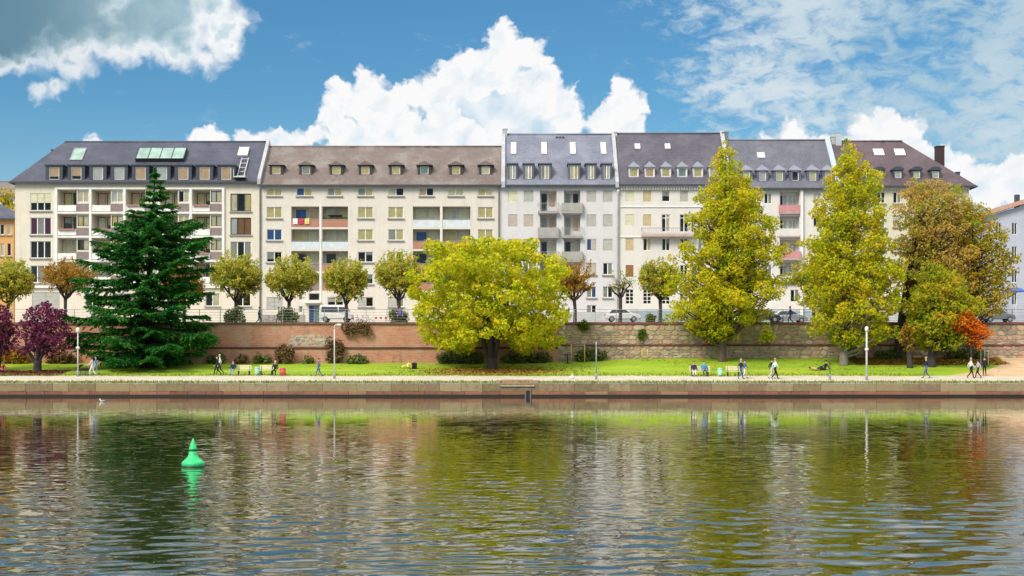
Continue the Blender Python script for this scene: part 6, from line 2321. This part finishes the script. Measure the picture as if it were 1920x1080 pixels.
for i, (fx, lab) in enumerate(((.12, 'leafy plant at the left end of the balcony with the brown parasol'), (.86, 'leafy plant at the right end of the balcony with the brown parasol'))):
    rg = np.random.default_rng(500 + i)
    t = thing('potted_plant', (x0 + fx * (x1 - x0), 180.42, z0), lab, 'plant', 'balcony plants')
    mb = MB(); mb.lathe([(.14, 0), (.2, .4), (.22, .42)], 12); mb.build('pot', BRICKP, t)
    P, N = crown_points([(0, 0, .95, .4, .3, .45)], 160, rg, .2); co, q = leaf_quads(P, N, .16 * (.7 + .6 * rg.random(len(P))), 1.5, rg=rg)
    link('leaves', quads_mesh('leaves', co, q, L_SHRUB), t)


# ---- people ------------------------------------------------------------------------
SKIN = M('skin', (.50, .31, .22), .6)
DG = None


def joints(pose):
    """joint positions for a 1.72 m figure facing +X; right side is -Y"""
    J = dict(pel=(0, 0, .95), spi=(0, 0, 1.15), che=(.01, 0, 1.34), nec=(.01, 0, 1.47), hd0=(.03, 0, 1.57), hd1=(.035, 0, 1.66))
    if pose == 'walk':
        J.update(kl=(.20, .09, .51), al=(.27, .09, .10), tl=(.43, .10, .06), kr=(-.02, -.09, .50), ar=(-.33, -.09, .16), tr=(-.22, -.10, .03),
                 el=(-.16, .25, 1.14), hl=(-.10, .26, .90), er=(.12, -.25, 1.13), hr=(.27, -.24, .94))
    elif pose == 'push':
        J.update(kl=(.18, .09, .51), al=(.22, .09, .10), tl=(.38, .10, .06), kr=(-.04, -.09, .50), ar=(-.30, -.09, .15), tr=(-.2, -.10, .03),
                 el=(.14, .24, 1.14), hl=(.42, .20, 1.02), er=(.14, -.24, 1.14), hr=(.42, -.20, 1.02))
    elif pose == 'stand':
        J.update(kl=(.02, .10, .50), al=(-.02, .11, .09), tl=(.15, .13, .04), kr=(.01, -.10, .50), ar=(-.03, -.11, .09), tr=(.14, -.13, .04),
                 el=(-.04, .27, 1.14), hl=(.06, .27, .90), er=(-.03, -.27, 1.14), hr=(.10, -.24, .92))
    elif pose == 'sit':
        dz = -.43
        for k_ in ('pel', 'spi', 'che', 'nec', 'hd0', 'hd1'):
            v = J[k_]; J[k_] = (v[0] + (.95 - v[2]) * .10, v[1], v[2] + dz)
        J.update(kl=(.44, .12, .50), al=(.42, .12, .09), tl=(.58, .14, .04), kr=(.44, -.12, .50), ar=(.40, -.12, .09), tr=(.56, -.14, .04),
                 el=(-.02, .26, .72), hl=(.24, .18, .60), er=(-.02, -.26, .72), hr=(.24, -.18, .60))
    elif pose == 'ground':
        J.update(pel=(0, 0, .13), spi=(-.08, 0, .31), che=(-.14, 0, .50), nec=(-.16, 0, .63), hd0=(-.14, 0, .73), hd1=(-.13, 0, .82))
        J.update(kl=(.40, .13, .36), al=(.66, .12, .09), tl=(.80, .13, .06), kr=(.44, -.12, .30), ar=(.72, -.12, .08), tr=(.86, -.13, .06),
                 el=(-.32, .28, .34), hl=(-.36, .28, .08), er=(.08, -.26, .36), hr=(.28, -.18, .38))
    elif pose == 'lie':
        J.update(pel=(0, 0, .13), spi=(-.20, 0, .14), che=(-.38, 0, .17), nec=(-.52, 0, .22), hd0=(-.60, 0, .28), hd1=(-.69, 0, .31))
        J.update(kl=(.42, .10, .20), al=(.82, .10, .09), tl=(.88, .12, .20), kr=(.42, -.10, .12), ar=(.84, -.10, .08), tr=(.90, -.12, .19),
                 el=(-.50, .30, .10), hl=(-.66, .26, .12), er=(-.22, -.30, .10), hr=(.02, -.26, .10))
    return J


def person(px, Y, pose, face, top, legs, hair, label, h=1.72, zoff=0.0, shoes=None, z=None, long_hair=False, group=None, scale_w=1.0):
    J = joints(pose)
    V = lambda k_: Vector(J[k_])
    sh = {}
    for sd, sy in (('l', 1), ('r', -1)):
        sh[sd] = V('che') + Vector((0, sy * .185, .06))
    up_t = (V('nec') - V('pel')).normalized()
    pts = []; rad = []; edges = []; idx = {}

    def P(k_, v, r_):
        idx[k_] = len(pts); pts.append(Vector(v)); rad.append(r_)

    def Eg(a, b_):
        edges.append((idx[a], idx[b_]))
    P('pel', V('pel'), (.135, .155)); P('spi', V('spi'), (.12, .14)); P('che', V('che'), (.125, .165)); P('nec', V('nec'), (.058, .058)); P('hd0', V('hd0'), (.082, .078)); P('hd1', V('hd1'), (.09, .08))
    hd_dir = (V('hd1') - V('hd0')).normalized()
    P('crn', V('hd1') + hd_dir * .07, (.06, .055))
    fwd = Vector((1, 0, 0)) if pose != 'lie' else Vector((0.3, 0, 1)).normalized()
    P('nose', V('hd0') + fwd * .105 + hd_dir * .02, (.016, .016))
    for a, b_ in (('pel', 'spi'), ('spi', 'che'), ('che', 'nec'), ('nec', 'hd0'), ('hd0', 'hd1'), ('hd1', 'crn'), ('hd0', 'nose')):
        Eg(a, b_)
    tagm = {}
    for sd, sy in (('l', 1), ('r', -1)):
        P('s' + sd, sh[sd], (.066, .066)); Eg('che', 's' + sd)
        P('e' + sd, V('e' + sd), (.048, .048)); Eg('s' + sd, 'e' + sd)
        P('h' + sd, V('h' + sd), (.034, .034)); Eg('e' + sd, 'h' + sd)
        dv = (V('h' + sd) - V('e' + sd)).normalized()
        side = dv.cross(Vector((0, 1, 0))).normalized() if abs(dv.y) < .9 else Vector((1, 0, 0))
        P('p' + sd, V('h' + sd) + dv * .075, (.036, .022)); Eg('h' + sd, 'p' + sd)
        for f, (o_, L) in enumerate(((-.027, .062), (-.009, .072), (.009, .068), (.027, .052))):
            a = V('h' + sd) + dv * .115 + side * o_
            P(f'f{sd}{f}', a, (.0095, .0095)); Eg('p' + sd, f'f{sd}{f}')
            P(f'g{sd}{f}', a + dv * L * .8 + Vector((.014, -sy * .012, 0)), (.008, .008)); Eg(f'f{sd}{f}', f'g{sd}{f}')
        P('t' + sd, V('h' + sd) + dv * .055 + side * -.045 + Vector((.012, 0, 0)), (.011, .011)); Eg('h' + sd, 't' + sd)
        hip = V('pel') + Vector((0, sy * .09, -.03))
        P('q' + sd, hip, (.10, .10)); Eg('pel', 'q' + sd)
        P('k' + sd, V('k' + sd), (.065, .065)); Eg('q' + sd, 'k' + sd)
        P('a' + sd, V('a' + sd), (.045, .045)); Eg('k' + sd, 'a' + sd)
        P('o' + sd, V('t' + sd), (.038, .032)); Eg('a' + sd, 'o' + sd)
    me = bpy.data.meshes.new('person')
    me.from_pydata([tuple(p_) for p_ in pts], edges, [])
    ob = bpy.data.objects.new('tmp', me)
    COL.objects.link(ob)
    sk = ob.modifiers.new('skin', 'SKIN'); sk.use_smooth_shade = True
    if not me.skin_vertices:
        bm_ = bmesh.new(); bm_.from_mesh(me); bm_.verts.layers.skin.verify(); bm_.to_mesh(me); bm_.free()
    for i, r_ in enumerate(rad):
        me.skin_vertices[0].data[i].radius = r_
        me.skin_vertices[0].data[i].use_root = (i == 0)
    sb = ob.modifiers.new('sub', 'SUBSURF'); sb.levels = 1; sb.render_levels = 1
    dg = bpy.context.evaluated_depsgraph_get()
    ev = ob.evaluated_get(dg)
    nm = bpy.data.meshes.new_from_object(ev)
    bpy.data.objects.remove(ob)
    for m_ in (SKIN, top, legs, shoes or BLACK):
        nm.materials.append(m_)
    segs = [('nec', 'hd0', 0), ('hd0', 'hd1', 0), ('hd1', 'crn', 0), ('hd0', 'nose', 0), ('pel', 'spi', 1), ('spi', 'che', 1), ('che', 'nec', 1)]
    for sd in 'lr':
        segs += [('che', 's' + sd, 1), ('s' + sd, 'e' + sd, 1), ('e' + sd, 'h' + sd, 1), ('h' + sd, 'p' + sd, 0), ('p' + sd, f'g{sd}1', 0), ('p' + sd, f'g{sd}2', 0), ('h' + sd, 't' + sd, 0),
                 ('q' + sd, 'k' + sd, 2), ('k' + sd, 'a' + sd, 2), ('a' + sd, 'o' + sd, 3)]
    A = np.array([pts[idx[s_[0]]] for s_ in segs]); B_ = np.array([pts[idx[s_[1]]] for s_ in segs])
    mi = np.array([s_[2] for s_ in segs])
    cs = np.empty(len(nm.polygons) * 3, dtype=np.float32); nm.polygons.foreach_get('center', cs); cs = cs.reshape(-1, 3)
    AB = B_ - A
    t_ = np.clip(((cs[:, None] - A) * AB).sum(-1) / ((AB * AB).sum(-1) + 1e-9), 0, 1)
    dd_ = np.linalg.norm(cs[:, None] - (A + AB * t_[..., None]), axis=-1)
    nm.polygons.foreach_set('material_index', mi[dd_.argmin(1)].astype(np.int32))
    nm.name = 'body'
    nm.update()
    x = WX(px, Y)
    zz = gz(x, Y) if z is None else z
    t = thing('person', (x, Y, zz + zoff), label, 'person', group, R(face))
    s_ = h / 1.72
    bo = link('body', nm, t); bo.scale = (s_, s_ * scale_w, s_)
    mb = MB()
    c = V('hd1') + hd_dir * .035 - fwd * .022
    mb.ball((0, 0, 0), .105, 0, 12, 8, 1.0)
    q_ = hd_dir.to_track_quat('Z', 'X').to_matrix()
    vs = []
    for v in mb.v:
        vv = Vector(v)
        if vv.z < -.03:
            vv.z *= (1.9 if long_hair else .9)
            vv = vv - Vector((.02, 0, 0))
        vv.x = min(vv.x, .072)
        vs.append(tuple((c + q_ @ Vector((vv.x, vv.y, vv.z))) * s_) if pose != 'lie' else tuple((c + vv) * s_))
    mb.v = vs
    mb.build('hair', hair, t)
    mb = MB()
    for sy in (-1, 1):
        e = V('hd0') + hd_dir * .045 + fwd * .086 + Vector((0, sy * .032, 0))
        mb.ball(e, .012, 0, 6, 4)
    mb.v = [tuple(Vector(v) * s_) for v in mb.v]
    mb.build('eyes', BLACK, t)
    return t


HB = M('hair_brown', (.06, .035, .02), .7); HK = M('hair_black', (.015, .012, .012), .6); HF = M('hair_blond', (.45, .30, .14), .7); HG = M('hair_grey', (.45, .43, .42), .7)
def C(name, r_, g_, b_):
    return M('cloth_' + name, lin(r_, g_, b_), .9)


NAVY = C('navy', 28, 32, 72); CBLACK = C('black', 22, 22, 28); CWHITE = C('white', 225, 222, 220); JEANS = C('jeans', 70, 95, 150); LJ = C('light_jeans', 150, 170, 205)
GREYB = C('grey_blue', 85, 98, 130); PINK = C('pink', 225, 195, 200); TEALC = C('teal_blue', 50, 140, 190); RED = C('red', 190, 30, 50); SAND = C('sand', 200, 175, 120); YEL = C('pale_yellow', 235, 215, 120); PURP = C('purple', 110, 80, 160); MINT = C('mint', 200, 225, 215); DGREY = C('dark_grey', 60, 62, 70)
py_ = path_y
person(173, py_(704.5), 'push', 180, PINK, CWHITE, HB, 'person in pink top and white trousers pushing the dark pram', 1.66, long_hair=True)
person(180, py_(704) + .5, 'walk', 180, TEALC, LJ, HK, 'person in a blue hooded top walking just behind the pram pusher', 1.74)
person(407.5, py_(704), 'walk', 180, CBLACK, CBLACK, HK, 'tall person all in dark clothes walking on the left path', 1.78)
person(412.5, py_(704) + .7, 'walk', 180, CWHITE, DGREY, HG, 'person in a white jacket half hidden by the tall dark walker', 1.8)
person(437, py_(704) - .1, 'sit', -100, NAVY, LJ, HK, 'person in navy top and pale jeans sitting left of the first bench', 1.74)
person(516, py_(704) - .1, 'sit', -95, CBLACK, CBLACK, HG, 'person in black sitting on the bench beside the red bin', 1.74)
person(598, py_(706), 'walk', 180, GREYB, JEANS, HB, 'person in grey blue jacket striding alone before the brick wall', 1.62)
person(1301, py_(705.5) - .1, 'sit', -90, NAVY, CWHITE, HB, 'person in navy jacket and white trousers sitting on the right bench', 1.74)
person(1320, py_(705.5) - .1, 'sit', -85, TEALC, DGREY, HK, 'person in a bright blue jacket sitting on the right bench', 1.78)
person(1389, py_(711), 'walk', 20, NAVY, JEANS, HG, 'person in navy jacket and jeans walking past the empty bench', 1.76)
person(1396, py_(710) + .6, 'walk', 20, GREYB, CWHITE, HB, 'person in grey blue and white trousers at the far side of the navy walker', 1.6)
person(1453, py_(711), 'walk', 10, MINT, CBLACK, HF, 'person in a white shirt and black trousers walking between the tall trees', 1.82)
person(1446.5, py_(711) + .6, 'walk', 10, CBLACK, C('pale_trousers', 190, 200, 195), HK, 'person in a black jacket and pale trousers just behind the white shirted walker', 1.72)
person(1546, 139.5, 'ground', 180, CBLACK, DGREY, HK, 'person in black sitting on the grass left of the pale trunk', 1.74)
person(1532, 139.3, 'lie', 0, SAND, CBLACK, HB, 'person in sand coloured top lying on the grass', 1.6)
person(1737, py_(709.5), 'walk', 180, NAVY, GREYB, HF, 'fair haired person in a navy jacket walking left in front of the spreading tree', 1.86)
person(1820, py_(709.5), 'walk', 0, CWHITE, CBLACK, HF, 'person with a white top and black trousers leading the strolling pair on the right', 1.8)
person(1834, py_(709.5), 'walk', 180, C('mauve', 180, 165, 190), CBLACK, HK, 'person in a mauve top and black trousers, right one of the strolling pair', 1.66, long_hair=True)
person(1846, py_(705), 'stand', 90, CBLACK, CBLACK, HB, 'person all in black standing behind the strolling pair', 1.7)
person(4, 140.2, 'ground', 200, RED, C('rose', 210, 150, 160), HF, 'person in a red jacket sitting on the ground at the left edge', 1.7)
person(764, 142.6, 'ground', 200, YEL, YEL, HF, 'person in pale yellow clothes sitting on the lawn left of the broad tree', 1.45, scale_w=1.2)
person(486, 152.6, 'walk', 0, NAVY, NAVY, HK, 'person in dark blue walking on the terrace left of the grey shutter', 1.72, z=street_z(152.6) + .1)
person(523, 152.6, 'walk', 180, C('olive', 90, 85, 60), DGREY, HB, 'person in olive coat on the terrace beside the plane tree bush', 1.72, z=street_z(152.6) + .1)
person(750, 152.8, 'stand', -90, PURP, NAVY, HB, 'person in a purple coat standing on the terrace by the barrier', 1.7, z=street_z(152.8) + .1)
person(1482, 152.6, 'walk', 180, C('indigo', 60, 50, 120), GREYB, HK, 'person in an indigo coat walking on the terrace past the silver car', 1.8, z=street_z(152.6) + .1)
# bag on the lawn beside the reclining person
t = thing('backpack', (WX(777, 142.0), 142.0, gz(WX(777, 142), 142)), 'black backpack standing on the lawn beside the person in yellow', 'bag')
mb = MB(); mb.bbox(-.24, .24, -.14, .14, 0, .62, .09); mb.build('body', CBLACK, t)
mb = MB(); mb.tube([(-.12, -.15, .1), (-.14, -.2, .32), (-.12, -.15, .55)], .02, 6); mb.tube([(.12, -.15, .1), (.14, -.2, .32), (.12, -.15, .55)], .02, 6); mb.build('straps', DGREY, t)
# pram
Y = py_(704.5)
t = thing('pram', (WX(156, Y), Y, gz(WX(156, Y), Y)), 'dark hooded pram with thin wheels pushed along the left path', 'pram')
mb = MB(); mb.prism([(-.42, .45), (.36, .45), (.46, .68), (-.46, .68)], -.22, .22); mb.build('basket', CBLACK, t)
mb = MB(); mb.prism([(-.46 + .02, .69)] + [(-.12 + .34 * math.cos(a), .69 + .34 * math.sin(a)) for a in np.linspace(math.pi, math.pi * .35, 7)], -.215, .215); mb.build('hood', CBLACK, t)
mb = MB(); mb.tube([(.4, -.18, .62), (.62, -.18, .98), (.62, .18, .98), (.4, .18, .62)], .018, 6); mb.tube([(-.3, 0, .2), (.3, 0, .46)], .018, 6); mb.tube([(.3, 0, .2), (-.3, 0, .46)], .018, 6); mb.build('frame', GREYM, t)
for sx in (-.32, .32):
    for sy in (-.2, .2):
        mb = MB(); mb.tube([(sx + .17 * math.cos(2 * math.pi * i / 14), sy, .19 + .17 * math.sin(2 * math.pi * i / 14)) for i in range(15)], .02, 6, cap=False)
        mb.tube([(sx - .16, sy, .19), (sx + .16, sy, .19)], .007, 4); mb.tube([(sx, sy, .03), (sx, sy, .35)], .007, 4); mb.build('wheel', BLACK, t)

# a gull resting on the water under the quay
for px, lab in ((192, 'small pale gull floating on the river near the left quay'),):
    Y = CZ * F / (753.5 - HY)
    t = thing('gull', (WX(px, Y), Y, 0.0), lab, 'gull', None, R(170))
    fm = M('gull_grey', (.5, .5, .5), .7)
    mb = MB(); mb.lathe([(.01, -.20), (.05, -.15), (.085, -.03), (.085, .06), (.05, .14), (.03, .17)], 10)
    mb.v = [(v[2], v[0], v[1] * .85 + .05 + max(0, -v[2] - .1) * .25) for v in mb.v]
    mb.build('body', fm, t)
    mb = MB(); mb.tube([(.13, 0, .07), (.17, 0, .14), (.18, 0, .18)], [.04, .032, .04], 8); mb.ball((.19, 0, .19), .045, 0, 8, 6); mb.build('head', WHITE, t)
    mb = MB(); mb.tube([(.225, 0, .185), (.28, 0, .175)], [.012, .004], 6); mb.build('beak', M('beak_yellow', (.6, .4, .05), .5), t)
    mb = MB()
    for sy in (-1, 1):
        mb.add([(.08, sy * .075, .10), (-.12, sy * .085, .09), (-.26, sy * .03, .13), (-.08, sy * .05, .135)], [(0, 1, 2, 3)])
    mb.build('wings', GREYM, t)
